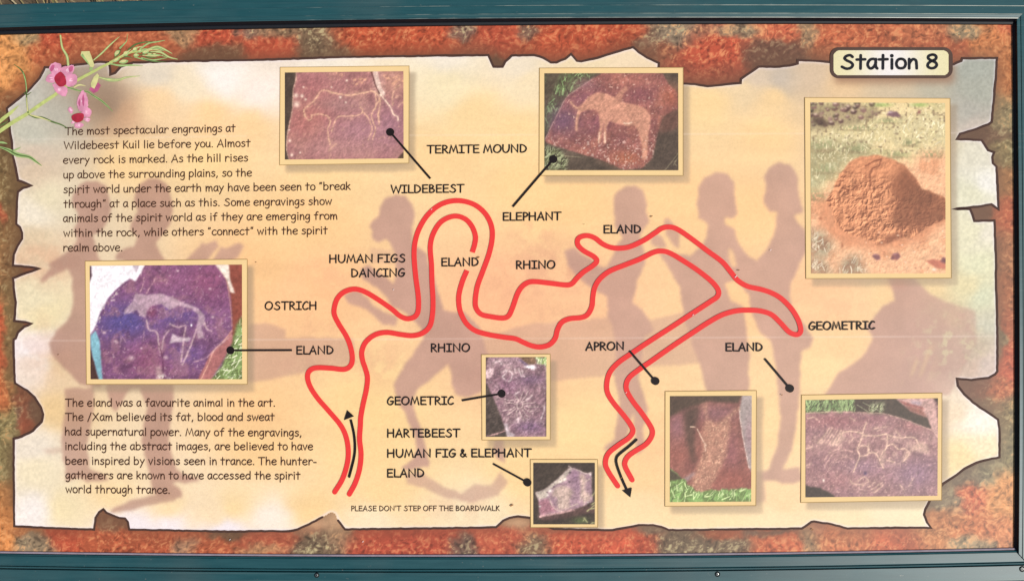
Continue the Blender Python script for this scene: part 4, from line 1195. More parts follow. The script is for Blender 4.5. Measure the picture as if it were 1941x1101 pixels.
def photo_human(p):
    p.fill((70, 59, 51), .16, 30, 6)
    p.blob(800, 920, 120, 50, (96, 116, 66), .7)
    p.area([(150, 515), (290, 470), (450, 340), (640, 165), (690, 165), (860, 240), (955, 230), (968, 540), (980, 640), (870, 705), (700, 765), (225, 868), (200, 640)], (164, 132, 146), 1, 1, .5, 9, .16)
    p.area([(150, 515), (290, 470), (450, 340), (640, 165), (685, 180), (640, 230), (590, 290), (600, 340), (500, 380), (440, 400), (400, 440), (340, 480), (310, 590), (198, 620)], (196, 184, 170), 1, .95, .7)
    p.area([(200, 640), (310, 600), (400, 700), (480, 780), (300, 830), (215, 840)], (168, 112, 126), 2, .85)
    p.blob(720, 280, 70, 110, (144, 110, 136), .8)
    p.blob(780, 440, 60, 70, (146, 114, 138), .7)
    p.blob(910, 430, 40, 90, (150, 120, 134), .8)
    p.area([(380, 560), (430, 440), (540, 415), (640, 440), (690, 520), (650, 600), (640, 740), (560, 770), (470, 760), (480, 600)], (200, 176, 160), 1.5, .8, 1)
    p.area([(780, 240), (860, 260), (880, 350), (860, 480), (960, 580), (930, 640), (840, 660), (800, 560), (800, 360)], (202, 176, 160), 2, .8, 1.2)
    p.lines([[(350, 600), (400, 720), (470, 770), (540, 790)], [(480, 590), (500, 740)], [(540, 600), (545, 740)], [(640, 720), (760, 680)], [(820, 530), (790, 640)], [(870, 580), (850, 700)], [(870, 350), (940, 320), (960, 300)]], (212, 190, 176), 1.8, .7, .4, 1)
    p.lines([[(218, 860), (380, 832), (540, 800), (700, 765)]], (222, 176, 176), 4, .9, .15, 2)
    p.area([(230, 866), (540, 815), (870, 710), (1010, 680), (1010, 800), (560, 880), (250, 930)], (106, 72, 70), 2.5, .6)
    p.lines([[(630, 135), (680, 175)], [(660, 170), (760, 190), (860, 240), (950, 232)]], (214, 192, 186), 2, .8, .3, 3)
    for x, y, r in ((320, 510, 16), (420, 432, 18), (650, 230, 20), (640, 360, 14)):
        p.blob(x, y, r, r * .6, (84, 66, 78), .9)
    for x, y, r in ((365, 490, 34), (325, 550, 26), (215, 716, 18), (940, 255, 18), (905, 655, 14), (510, 360, 20), (570, 330, 22)):
        p.blob(x, y, r, r * .8, (240, 228, 222), .85)
    p.lines([[(970, 560), (1015, 500)], [(960, 690), (1010, 660)], [(900, 780), (1010, 690)], [(920, 760), (1000, 740)], [(850, 880), (900, 940)], [(840, 920), (860, 890)], [(950, 960), (1010, 945)]], (176, 176, 122), 2, .8, .3, 4)
    p.emboss(7, .5, None, 3)
    p.grain(.10)


def photo_apron(p):
    p.fill((146, 90, 80), .12, 40, 7)
    p.patina((168, 112, 100), 24, .5, .72, .45, None, 2)
    p.patina((118, 72, 70), 26, .5, .72, .45, None, 5)
    p.blob(500, 220, 200, 80, (142, 98, 106), .7)
    p.blob(150, 330, 80, 140, (150, 104, 116), .7)
    p.blob(620, 560, 90, 160, (150, 90, 98), .7)
    p.blob(640, 800, 180, 100, (160, 88, 76), .7)
    p.blob(160, 580, 90, 120, (162, 96, 84), .6)
    p.specks((190, 140, 130), .28, 2.6, .6, None, 1)
    p.area([(80, 60), (730, 60), (690, 130), (420, 118), (330, 150), (220, 182), (80, 262)], (84, 66, 54), 1.5)
    p.area([(212, 185), (330, 150), (350, 170), (318, 320), (300, 430), (310, 600), (325, 690), (270, 610), (232, 440), (210, 300)], (88, 66, 56), 3.5, .9, 2)
    p.area([(722, 60), (815, 60), (815, 760), (780, 690), (722, 400), (694, 190)], (166, 152, 150), 1.2)
    p.blob(780, 420, 40, 160, (160, 124, 132), .7)
    p.lines([[(695, 190), (722, 400), (780, 690)]], (214, 196, 188), 1.6, .8, .4, 1)
    ap = [(376, 138), (412, 132), (424, 285), (500, 300), (600, 240), (690, 158), (696, 190), (614, 265), (600, 460), (580, 600), (505, 740), (440, 880), (330, 905), (262, 842), (330, 680), (380, 560), (368, 400), (405, 280)]
    p.area(ap, (186, 136, 112), 2.6, .8, 3, 5, .16, 8)
    k = p.mask(ap, 2)
    p.specks((232, 184, 152), .44, 2.3, .8, k, 2)
    p.specks((150, 92, 80), .38, 2.3, .6, k, 5)
    p.lines([[(330, 360), (370, 440), (405, 500)], [(395, 500), (400, 545)], [(270, 335), (310, 340)]], (226, 192, 168), 1.6, .85, .2, 3)
    p.area([(200, 790), (300, 730), (310, 750), (230, 820)], (160, 146, 150), 2, .7)
    p.grass([(80, 690), (200, 790), (330, 908), (440, 892), (600, 880), (815, 876), (815, 1000), (80, 1000)], (104, 124, 70), (140, 190, 96), (200, 228, 150), 62, 1, 1, 2.6)
    p.area([(80, 690), (200, 785), (150, 800), (80, 808)], (84, 74, 56), 1.4)
    p.emboss(10, .35, None, 3)
    p.emboss(4.5, .28, None, 6)
    p.grain(.07)


def photo_hatched(p):
    p.fill((154, 112, 114), .12, 40, 1)
    p.patina((184, 146, 140), 26, .5, .75, .4, None, 2)
    p.patina((132, 96, 108), 26, .5, .75, .35, None, 5)
    p.blob(330, 290, 240, 70, (160, 100, 106), .7)
    p.blob(700, 280, 120, 50, (158, 102, 112), .6)
    p.blob(1050, 330, 130, 60, (168, 110, 110), .6)
    p.blob(1050, 760, 220, 140, (142, 110, 136), .7)
    p.blob(600, 700, 160, 80, (146, 112, 136), .6)
    p.blob(380, 820, 160, 70, (164, 112, 116), .6)
    p.blob(250, 480, 160, 90, (178, 138, 134), .5)
    p.specks((218, 180, 164), .33, 2.6, .6, None, 1)
    p.specks((190, 150, 150), .34, 5, .45, None, 4)
    p.specks((108, 76, 98), .30, 2.8, .5, None, 2)
    p.area([(480, 80), (870, 80), (1010, 200), (1165, 262), (1205, 370), (940, 272), (770, 226), (480, 215)], (76, 62, 52), 1.2)
    p.area([(855, 80), (1225, 80), (1262, 440), (1205, 370), (1160, 262), (1010, 200), (950, 150)], (196, 154, 148), 1.2)
    p.area([(950, 150), (1110, 185), (1160, 262), (1010, 205)], (140, 84, 72), 2, .9)
    p.area([(900, 110), (1120, 165), (1135, 190), (960, 150)], (150, 76, 70), 1.2, .8)
    p.area([(1020, 110), (1110, 120), (1100, 150), (1010, 140)], (160, 150, 172), 1.6, .7)
    p.area([(1212, 80), (1266, 80), (1262, 160)], (74, 52, 50), 1)
    p.grass([(70, 80), (500, 80), (520, 216), (330, 208), (70, 226)], (84, 84, 58), (112, 142, 82), (160, 190, 118), 75, 1, 2)
    p.grass([(660, 140), (780, 120), (770, 226), (640, 216)], (80, 70, 54), (130, 146, 92), (190, 196, 150), 60, 2, 3)
    p.lines([[(770, 226), (940, 272), (1100, 335), (1200, 375), (1255, 440)], [(80, 225), (300, 212), (500, 215), (770, 226)]], (222, 180, 164), 1.8, .6, .4, 2)
    p.lines([[(540, 150), (640, 214)], [(590, 130), (690, 180), (750, 214)]], (176, 180, 140), 1.2, .7, .3, 3)
    p.area([(70, 862), (210, 888), (300, 930), (365, 985), (70, 985)], (66, 54, 48), 1)
    c = (228, 190, 166)
    p.lines([[(385, 410), (450, 385), (560, 395), (600, 420), (700, 425), (790, 412), (900, 440), (1040, 440), (1080, 490), (1100, 520)], [(805, 420), (800, 520), (760, 580), (740, 640), (770, 710)], [(800, 520), (850, 497), (900, 540), (960, 540), (1000, 580), (950, 650)], [(622, 305), (590, 390), (580, 440), (540, 540), (560, 600), (530, 680), (505, 745)], [(640, 500), (642, 570), (700, 580), (740, 640)], [(540, 540), (590, 510), (640, 530), (630, 590), (560, 610)]], c, 2.5, .84, .34, 1)
    for cx_, cy_, n_ in ((620, 830, 4), (400, 700, 4), (860, 600, 3)):
        p.lines([[(cx_ + (40 + 34 * k) * math.cos(t), cy_ + (26 + 26 * k) * math.sin(t)) for t in (np.linspace(.1, 2.6, 7) if cy_ != 700 else np.linspace(3.3, 5.2, 7))] for k in range(n_)], (208, 168, 156), 1.8, .28, .6, n_)
    p.patina((214, 176, 158), 12, .55, .72, .55, np.exp(-(((p.x - 330) / 190) ** 2 + ((p.y - 500) / 70) ** 2)) + np.exp(-(((p.x - 900) / 220) ** 2 + ((p.y - 560) / 110) ** 2)), 4)
    p.area([(1040, 515), (1110, 475), (1160, 495), (1175, 588), (1100, 572), (1010, 556)], (220, 182, 162), 1.8, .7, 2)
    p.area([(960, 560), (1000, 580), (990, 630), (940, 665), (940, 620)], (214, 176, 158), 1.6, .65, 2)
    p.area([(740, 600), (790, 560), (790, 620), (770, 710), (740, 670)], (210, 172, 156), 1.6, .6, 2)
    p.lines([[(290 + 26 * k, 355 + 6 * k), (250 + 24 * k, 420 + 8 * k), (185 + 34 * k, 490 + 4 * k)] for k in range(6)], c, 2.4, .62, .5, 2)
    p.area([(300, 480), (380, 440), (420, 400), (430, 440), (380, 500), (310, 525)], (214, 178, 160), 2, .6, 2)
    p.lines([[(250, 700), (320, 590), (430, 550), (500, 570)], [(230, 660), (290, 580), (400, 530)], [(280, 720), (350, 640), (440, 610), (510, 640)]], (214, 168, 156), 2.2, .55, .5, 3)
    p.lines([[(480, 420), (500, 450), (470, 480)], [(690, 360), (800, 345)], [(720, 380), (760, 370)], [(470, 265), (520, 290)], [(100, 270), (150, 260), (180, 280)], [(750, 450), (830, 450)], [(880, 380), (920, 420)], [(540, 830), (600, 790), (640, 830), (590, 850)], [(640, 880), (700, 830)], [(670, 900), (760, 840)], [(690, 930), (775, 860)], [(920, 860), (950, 900)], [(1000, 870), (1040, 800)], [(90, 540), (140, 520)], [(80, 690), (130, 670)], [(600, 860), (500, 850), (480, 820)], [(800, 640), (870, 660)]], c, 2.6, .6, .5, 4)
    p.blob(610, 757, 16, 16, (96, 72, 112), .9)
    p.blob(240, 820, 10, 14, (250, 232, 216), .9)
    p.emboss(10, .35, None, 3)
    p.emboss(4.5, .28, None, 6)
    p.grain(.09)


VIEWS = {'wildebeest': (525, 120, 5.37, photo_wildebeest), 'elephant': (1015, 122, 4.936, photo_elephant), 'termite': (1515, 180, 3.016, photo_termite),
         'eland': (155, 485, 4.236, photo_eland), 'geometric': (905, 665, 6.119, photo_geometric), 'human': (995, 865, 7.594, photo_human),
         'apron': (1250, 735, 4.59, photo_apron), 'eland_hatched': (1510, 735, 4.687, photo_hatched)}
for nm, q, qi, lb in CARDS:
    card = card_part(q, lb)
    ox, oy, f, fn = VIEWS[nm]
    ph = Photo(qi, ox, oy, f)
    fn(ph)
    ph.grade()
    ph.build(card)


# ------------------------------------------------------------------ lettering: a rounded hand-drawn pen alphabet
# strokes: 'c' curve, 'o' closed curve, 'p' straight; units: capitals 150 high, small letters 105
GL = {
 'a': (105, [('c', (84, 98), (60, 105), (33, 95), (14, 62), (15, 28), (34, 3), (55, 8), (74, 32), (86, 64)), ('c', (87, 103), (83, 50), (88, 16), (98, 2))]),
 'b': (121, [('p', (20, 158), (20, 2)), ('c', (20, 68), (44, 98), (74, 98), (99, 70), (98, 34), (74, 5), (44, 2), (20, 18))]),
 'c': (105, [('c', (90, 88), (66, 103), (38, 94), (14, 58), (18, 24), (46, 2), (74, 6), (92, 20))]),
 'd': (120, [('p', (98, 158), (97, 2)), ('c', (96, 80), (70, 98), (40, 92), (17, 64), (16, 30), (38, 3), (66, 6), (96, 36))]),
 'e': (112, [('c', (17, 50), (58, 55), (95, 68), (90, 90), (66, 104), (38, 96), (14, 62), (15, 28), (38, 4), (66, 1), (96, 16))]),
 'f': (104, [('c', (92, 150), (74, 157), (56, 142), (47, 110), (46, 50), (46, 0)), ('p', (14, 92), (84, 98))]),
 'g': (108, [('c', (86, 92), (60, 104), (34, 94), (14, 58), (20, 24), (44, 12), (70, 32), (86, 66)), ('c', (88, 102), (88, 50), (86, -18), (70, -50), (42, -56), (18, -42))]),
 'h': (118, [('p', (22, 158), (20, 0)), ('c', (20, 46), (40, 84), (66, 99), (86, 84), (91, 50), (92, 0))]),
 'i': (57, [('p', (29, 100), (29, 0)), ('p', (28, 138))]),
 'k': (110, [('p', (20, 155), (20, 0)), ('p', (84, 102), (22, 44)), ('p', (40, 60), (92, 2))]),
 'l': (56, [('p', (28, 155), (28, 0))]),
 'm': (159, [('p', (20, 102), (22, 0)), ('c', (22, 50), (40, 84), (58, 99), (72, 84), (76, 40), (77, 0)), ('c', (77, 50), (92, 84), (112, 99), (128, 84), (134, 40), (138, 0))]),
 'n': (107, [('p', (20, 102), (20, 0)), ('c', (20, 50), (36, 82), (58, 100), (80, 86), (86, 50), (88, 0))]),
 'o': (108, [('o', (54, 104), (26, 92), (12, 54), (24, 14), (54, 2), (84, 14), (96, 52), (84, 90))]),
 'p': (109, [('p', (20, 100), (18, -56)), ('c', (20, 70), (42, 99), (70, 99), (94, 72), (93, 36), (70, 6), (42, 6), (20, 26))]),
 'r': (98, [('p', (22, 102), (22, 0)), ('c', (22, 52), (40, 88), (66, 102), (86, 93), (90, 80))]),
 's': (100, [('c', (82, 90), (60, 103), (34, 96), (24, 78), (42, 62), (70, 50), (83, 32), (66, 10), (40, 1), (14, 14))]),
 't': (97, [('p', (46, 145), (44, 0)), ('p', (10, 98), (86, 101))]),
 'u': (107, [('c', (18, 102), (14, 50), (24, 12), (46, 2), (70, 16), (84, 44)), ('c', (86, 102), (84, 50), (90, 0))]),
 'v': (100, [('p', (12, 102), (48, 0), (88, 104))]),
 'w': (140, [('p', (12, 102), (40, 2), (70, 84), (98, 2), (128, 104))]),
 'y': (107, [('p', (14, 102), (54, 24)), ('c', (92, 102), (54, 24), (28, -34), (16, -56))]),
 '.': (51, [('p', (24, 5))]), ',': (57, [('p', (30, 12), (16, -24))]), '-': (85, [('p', (14, 48), (66, 48))]),
 '\u201c': (80, [('p', (28, 152), (20, 122)), ('p', (56, 152), (48, 122))]), '\u201d': (80, [('p', (32, 152), (24, 122)), ('p', (60, 152), (52, 122))]),
 "'": (46, [('p', (24, 152), (20, 118))]), '/': (100, [('p', (18, -18), (82, 158))]), ' ': (60, []),
 '&': (134, [('c', (118, 8), (80, 44), (44, 92), (36, 122), (54, 143), (72, 128), (62, 100), (30, 62), (20, 30), (42, 4), (74, 10), (106, 56))]),
 '8': (125, [('o', (62, 148), (30, 134), (26, 108), (56, 82), (90, 64), (102, 36), (84, 8), (50, 1), (22, 20), (24, 50), (50, 76), (86, 94), (98, 120), (86, 141))]),
 'A': (146, [('p', (12, -2), (78, 150), (128, -2)), ('p', (38, 50), (112, 54))]),
 'B': (129, [('p', (24, 146), (24, 3)), ('c', (24, 146), (66, 143), (90, 118), (70, 90), (26, 78)), ('c', (26, 78), (80, 73), (108, 44), (92, 14), (52, 3), (24, 3))]),
 'C': (123, [('c', (108, 130), (92, 147), (60, 138), (26, 92), (16, 44), (38, 7), (74, 4), (112, 24))]),
 'D': (148, [('p', (24, 146), (24, 4)), ('c', (22, 147), (70, 138), (114, 106), (126, 66), (106, 26), (64, 5), (24, 4))]),
 'E': (127, [('p', (112, 146), (24, 144), (24, 4), (116, 4)), ('p', (24, 76), (104, 80))]),
 'F': (124, [('p', (112, 146), (26, 144), (24, 0)), ('p', (26, 76), (98, 80))]),
 'G': (139, [('c', (116, 132), (90, 148), (54, 132), (22, 84), (20, 34), (48, 4), (86, 6), (114, 34), (123, 66)), ('p', (72, 65), (126, 67))]),
 'H': (157, [('p', (24, 148), (22, 0)), ('p', (128, 148), (128, 0)), ('p', (24, 76), (128, 79))]),
 'I': (112, [('p', (12, 144), (100, 144)), ('p', (56, 144), (56, 4)), ('p', (12, 4), (100, 4))]),
 'K': (125, [('p', (26, 148), (24, 0)), ('p', (104, 146), (28, 64)), ('p', (42, 76), (112, 0))]),
 'L': (113, [('p', (24, 148), (22, 5), (108, 2))]),
 'M': (181, [('p', (18, 0), (46, 146), (88, 26), (132, 146), (162, 0))]),
 'N': (163, [('p', (26, 0), (26, 146), (134, 6), (136, 150))]),
 'O': (163, [('o', (84, 147), (44, 132), (18, 84), (22, 34), (58, 4), (100, 6), (138, 44), (145, 92), (124, 134))]),
 'P': (107, [('p', (24, 146), (24, 0)), ('c', (22, 146), (66, 143), (94, 118), (88, 88), (58, 70), (24, 66))]),
 'R': (129, [('p', (24, 146), (24, 0)), ('c', (22, 146), (68, 143), (98, 118), (88, 90), (56, 74), (24, 68)), ('p', (48, 72), (114, 0))]),
 'S': (142, [('c', (114, 128), (92, 146), (60, 138), (42, 114), (62, 90), (100, 68), (116, 40), (98, 10), (58, 1), (18, 22))]),
 'T': (139, [('p', (8, 145), (132, 147)), ('p', (68, 146), (66, 0))]),
 'U': (151, [('c', (22, 148), (18, 80), (28, 30), (58, 2), (96, 8), (124, 44), (132, 90), (132, 148))]),
 'W': (204, [('p', (16, 148), (58, 2), (104, 126), (150, 2), (196, 148))]),
 'X': (148, [('p', (20, 148), (128, 0)), ('p', (124, 148), (16, 0))])}


def pen(rb, text, xl, yl, xr, yr, cap, width):
    """Write text so that its ink runs from (xl, yl) to (xr, yr) on the baseline."""
    adv = 0
    lo, hi = None, 0
    for ch in text:
        a, st = GL[ch]
        for s in st:
            for q in s[1:]:
                lo = adv + q[0] if lo is None else min(lo, adv + q[0])
                hi = max(hi, adv + q[0])
        adv += a
    sx = (xr - xl - width) / (hi - lo)
    sy = (cap - width) / 150.0
    yl, yr = yl - width / 2, yr - width / 2
    adv = 0
    for ch in text:
        a, st = GL[ch]
        for s in st:
            pts = [np.array((q[0] + adv, q[1]), float) for q in s[1:]]
            X0 = [xl + width / 2 + (q[0] - lo) * sx for q in pts]
            P = [(x, yl + (yr - yl) * (x - xl) / (xr - xl) - q[1] * sy) for x, q in zip(X0, pts)]
            if len(P) == 1:
                rb.stroke(P, width * 1.35)
            elif s[0] == 'p':
                rb.stroke(P, width)
            else:
                rb.stroke(spline(P, s[0] == 'o', 1.1), width)
        adv += a


PARA_A = [("The most spectacular engravings at", 122.6, 257.3, 447, 251), ("Wildebeest Kuil lie before you. Almost", 120.7, 284, 475.5, 279.3),
 ("every rock is marked. As the hill rises", 119.5, 311.5, 470.6, 307), ("up above the surrounding plains, so the", 120, 339.5, 477.7, 335.3),
 ("spirit world under the earth may have been seen to \u201cbreak", 120, 367.3, 665, 360.8), ("through\u201d at a place such as this. Some engravings show", 120, 395, 629.5, 389.3),
 ("animals of the spirit world as if they are emerging from", 119.5, 422, 639.5, 417), ("within the rock, while others \u201cconnect\u201d with the spirit", 120, 449.8, 621.7, 444.6), ("realm above.", 120, 477.6, 231.6, 477)]
PARA_B = [("The eland was a favourite animal in the art.", 123, 771, 521, 771), ("The /Xam believed its fat, blood and sweat", 123, 798, 521, 798), ("had supernatural power. Many of the engravings,", 123, 825.5, 571.5, 827.7),
 ("including the abstract images, are believed to have", 124, 853.2, 593.6, 853.6), ("been inspired by visions seen in trance. The hunter-", 124, 881, 600.7, 881.8), ("gatherers are known to have accessed the spirit", 124, 908.2, 570, 909), ("world through trance.", 124, 934.6, 321.5, 936)]
PLACES = [("TERMITE MOUND", 809, 292.3, 999, 290.3), ("WILDEBEEST", 740.7, 367.6, 881, 366), ("ELEPHANT", 953.6, 419.6, 1065, 418.4), ("OSTRICH", 502, 588.5, 600, 588), ("ELAND", 837, 505.8, 907.5, 505),
 ("RHINO", 978.5, 511, 1053, 510.3), ("ELAND", 1144.7, 443.6, 1215.5, 443), ("ELAND", 562, 672.7, 632.5, 672), ("RHINO", 817, 668, 891.3, 667.6), ("APRON", 1109.8, 665.3, 1183, 664.5), ("ELAND", 1376, 666.7, 1446, 666.2),
 ("GEOMETRIC", 1533.5, 626.5, 1659.7, 625), ("GEOMETRIC", 734, 768.4, 861, 767.8), ("HARTEBEEST", 734, 829.6, 873.4, 829.3), ("HUMAN FIG & ELEPHANT", 734, 867.8, 1008.7, 866.8), ("ELAND", 734, 905.4, 804.5, 904.6)]
for para in (PARA_A, PARA_B):
    rb = Ribbons(0.0011)
    for t, xl, yl, xr, yr in para:
        pen(rb, t, xl, yl, xr, yr, 16.0, 1.95)
    rb.build('paragraph_text', M_TEXT, BOARD)
for t, xl, yl, xr, yr in PLACES:
    rb = Ribbons(0.0017)
    pen(rb, t, xl, yl, xr, yr, 17.5, 2.5)
    rb.build('place_name', M_BLACK, BOARD)['label'] = 'black capital lettering ' + t
rb = Ribbons(0.0017)
pen(rb, "HUMAN FIGS", 624.3, 499.6, 768.5, 498.2, 17.5, 2.5)
pen(rb, "DANCING", 666, 526.3, 768.5, 525.4, 17.5, 2.5)
rb.build('place_name', M_BLACK, BOARD)
rb = Ribbons(0.0011)
pen(rb, "PLEASE DON'T STEP OFF THE BOARDWALK", 666, 968.7, 947.5, 968.2, 10.9, 1.45)
rb.build('notice_text', M_TEXT, BOARD)

# ------------------------------------------------------------------ red route, arrows and pointers
RA = [(634.5, 932), (649, 908), (658, 880), (660.4, 855.5), (656.5, 829), (646, 806), (624.4, 780), (602.6, 755), (588.5, 733.5), (583, 715), (587, 702.5), (600, 696.9), (627, 697.7), (652, 699.8), (664.5, 693), (668, 679), (665, 659), (657, 638), (643.5, 616), (634.8, 599), (633.4, 586), (639, 567), (651.7, 553.8), (670.7, 548), (690, 552.3), (714, 566), (741.6, 585), (758, 598.6), (771.6, 603.9), (785, 601), (792, 592), (793.6, 575), (792.3, 555), (788, 523), (785, 483), (787.5, 456), (796, 431), (812.4, 406), (837, 387), (867, 380.5), (897, 387), (918.7, 403.5), (931, 426), (933.3, 450), (927.5, 480), (916, 512.5), (905, 543), (901, 572), (903.7, 586), (913, 596), (929.6, 600), (952, 602.8), (963.7, 599), (971, 585), (981, 557), (990, 543), (1001, 535.5), (1014.5, 533.8), (1041.7, 536.6), (1073, 540.2), (1084.5, 537.5), (1093.5, 527.5), (1107, 515), (1123.5, 504), (1131.5, 495), (1126, 486.6), (1107, 475.7), (1096, 465), (1095, 455), (1101.7, 448.7), (1115, 446.9), (1129, 452), (1142.6, 462.5), (1159, 469.3), (1178, 470.5), (1197, 466.7), (1221.6, 455), (1243.4, 440.5), (1254.5, 433), (1268, 430.3), (1284, 434.5), (1308.8, 451), (1341.5, 475.7), (1368.7, 496), (1385, 515), (1398.7, 531.6), (1417.8, 542.8), (1442, 548.3), (1463, 555.3), (1482, 566.5), (1501, 586), (1513, 606), (1518, 623), (1516, 631.4), (1508, 634), (1495.5, 628.6), (1479, 611), (1463, 596.5), (1444, 589.8), (1423, 587.9), (1396, 589.2), (1368.7, 597), (1341.5, 612), (1314, 630), (1287, 647.8), (1259.7, 666.7), (1232.5, 685.8), (1210.7, 700.8), (1194, 714.4), (1187.3, 728), (1189, 742), (1200, 760.7), (1216, 781.5), (1229.8, 801.6), (1236.8, 816), (1234.5, 828.5), (1224, 842), (1205, 854), (1191.6, 863.7), (1185, 874.6), (1186, 885.5), (1198.4, 909)]
RB = [(662.3, 936), (673.5, 915), (681.8, 888), (684.5, 860), (681.8, 832), (683.3, 806), (684, 791), (688.4, 766), (694.8, 737), (696.6, 715), (692.8, 699), (687.2, 682), (686.2, 665), (694, 647.6), (711.6, 634.2), (733.4, 630), (760.6, 634), (782.4, 636), (801.5, 631), (815, 617.6), (820, 594.5), (820.8, 567), (819, 535), (818, 501.6), (815.8, 467), (822, 441.7), (837, 420), (860, 410), (880.5, 414.4), (894, 428), (901.3, 447), (899.8, 463.5), (895.3, 478.4)]
RC = [(885.4, 512.5), (876.5, 534), (870, 560), (871, 583.6), (876.5, 600), (886, 615), (902, 627), (927, 634.2), (955, 639), (977, 642), (992.7, 649), (1009, 655.5), (1025, 657.5), (1041.7, 653), (1052.6, 641), (1056.9, 625), (1065, 611), (1080, 604), (1101.7, 601.8), (1114, 596), (1122, 581), (1124, 562), (1127.5, 545), (1137, 529), (1156, 514), (1186, 501.8), (1213.4, 491), (1238, 478.8), (1254, 476), (1270.6, 480), (1298, 496), (1325, 514), (1349.6, 534), (1361.5, 549.5), (1360.5, 561.5), (1347, 571.5), (1314, 593), (1273, 620), (1232.5, 646), (1199.8, 668), (1172.5, 687), (1156, 706), (1150.2, 728), (1152.5, 746), (1164.4, 765), (1183.4, 788), (1196, 805.5), (1199.8, 817.5), (1191.6, 829.8), (1172.5, 843), (1153.5, 859), (1147.7, 877), (1153.5, 893.6), (1171, 920.5)]
for pts, caps in ((RA, (True, True)), (RB, (True, False)), (RC, (False, True))):
    rb = Ribbons(0.0014)
    rb.stroke(spline(pts, step=2.5), 9.6, caps)
    rb.build('route_line', M_RED, BOARD)
for path, tip in (([(662, 903), (670.7, 869), (673, 847), (671, 822), (665, 795)], [(658.3, 777), (671.3, 788.5), (652, 796)]),
                  ([(1206.5, 833), (1192, 846), (1175, 859.6), (1168.8, 867.8), (1169.3, 880), (1178, 904.5), (1188, 927)], [(1195, 942.3), (1179.8, 929.5), (1198, 923.6)])):
    rb = Ribbons(0.0020)
    rb.stroke(spline(path, step=2.5), 4.7, (True, False))
    rb.poly(tip)
    rb.build('direction_arrow', M_BLACK, BOARD)
for (dx, dy), (ex, ey), w in (((739.7, 250.7), (816, 338.7), 3.9), ((1049, 302), (972, 392), 4.1), ((436.8, 664), (553.6, 663.6), 3.6), ((951, 745.7), (875.6, 758.8), 3.6),
                              ((1000, 914), (935, 878.7), 3.8), ((1242.6, 722), (1193.5, 665), 4.0), ((1497.7, 736), (1449.7, 679.5), 4.0)):
    rb = Ribbons(0.0020)
    rb.stroke([(dx, dy), (ex, ey)], w, (False, False))
    ln = rb.build('pointer_line', M_BLACK, BOARD)
    rb = Ribbons(0.0022)
    rb.poly([(dx + 7.6 * math.cos(a * math.pi / 14), dy + 7.6 * math.sin(a * math.pi / 14)) for a in range(28)])
    rb.build('pointer_dot', M_BLACK, ln)


# ------------------------------------------------------------------ the station plate
def rounded(x0, y0, x1, y1, r, n=8):
    out = []
    for cx, cy, a0 in ((x1 - r, y0 + r, -90), (x1 - r, y1 - r, 0), (x0 + r, y1 - r, 90), (x0 + r, y0 + r, 180)):
        for k in range(n + 1):
            a = math.radians(a0 + 90 * k / n)
            out.append((cx + r * math.cos(a), cy + r * math.sin(a)))
    return out


rb = Ribbons(0.0011)
rb.poly(rounded(1573.5, 90, 1806, 149, 17))
plate = rb.build('station_plate', ink_material('plate_rim_ink', (88, 68, 58), .5, .12, .1, 80), BOARD)
plate['label'] = 'rounded brown plate reading Station 8'
X, Y = canvas(1578, 95, 1800, 145, 1.0)
k = inpoly(X, Y, rounded(1580.5, 96.7, 1798, 143, 10))
img = np.zeros(X.shape + (3,)) + np.array((232, 224, 172.))
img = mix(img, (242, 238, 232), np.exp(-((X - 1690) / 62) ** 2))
rb = Ribbons(0.0013)
keep = (k[1:, 1:].astype(int) + k[:-1, 1:] + k[1:, :-1] + k[:-1, :-1]) >= 2
grid_mesh('plate_face', X, Y, 0.0014, img, keep, M_PRINT, plate)
rb = Ribbons(0.0019)
pen(rb, "Station 8", 1593.5, 133.6, 1778.5, 132.6, 31.5, 5.2)
rb.build('plate_lettering', ink_material('plate_ink', (26, 26, 34), .5, .12), plate)

# ------------------------------------------------------------------ the flower sprig printed over the corner
M_STEM = ink_material('stem_ink', (190, 202, 122), .55, .1, .16, 160)
M_LEAF = ink_material('leaf_ink', (160, 190, 122), .55, .1, .2, 150)
M_LEAFD = ink_material('dark_leaf_ink', (92, 116, 66), .55, .1, .25, 150)
M_PALE = ink_material('pale_bud_ink', (214, 212, 146), .55, .1, .14, 160)
M_PINK = ink_material('petal_ink', (222, 152, 178), .55, .1, .2, 120)
M_PINKD = ink_material('petal_dark_ink', (190, 96, 134), .55, .1, .2, 120)
M_PINKL = ink_material('petal_pale_ink', (250, 206, 222), .55, .1, .1, 120)
M_REDC = ink_material('flower_throat_ink', (172, 48, 66), .55, .1, .2, 160)


def za(x, y): return (x / 8.467, 55 + y / 8.467)
def zb(x, y): return (130 + x / 8.823, 60 + y / 8.823)
def zc(x, y): return (x / 6.883, 170 + y / 6.883)


rb = Ribbons(0.0011)
rb.stroke(spline([(-12, 256), zc(0, 540), zc(180, 420), zc(350, 320), zc(520, 200), zc(730, 60), za(1000, 960), za(1230, 830), zb(380, 690), zb(560, 590), zb(720, 520)], step=4), [7.4, 7.2, 7, 6.6, 6.4, 6.2, 5.8, 5.6, 5.4, 5, 4.4])
rb.stroke(spline([zb(700, 520), zb(880, 420), zb(1050, 350), zb(1250, 330)], step=4), [5, 4, 3])
sprig = rb.build('flower_sprig', M_STEM, BOARD)
sprig['label'] = 'green stem with pink flowers across the corner of the sheet'


def leaf(path, widths, mat, w=0.0013, vein=None):
    rb = Ribbons(w)
    rb.stroke(spline(path, step=3), widths)
    rb.build('leaf', mat, sprig)
    if vein:
        r2 = Ribbons(w + .0002)
        r2.stroke(spline(path, step=3), [q * .33 for q in widths])
        o = r2.build('leaf', vein, sprig)


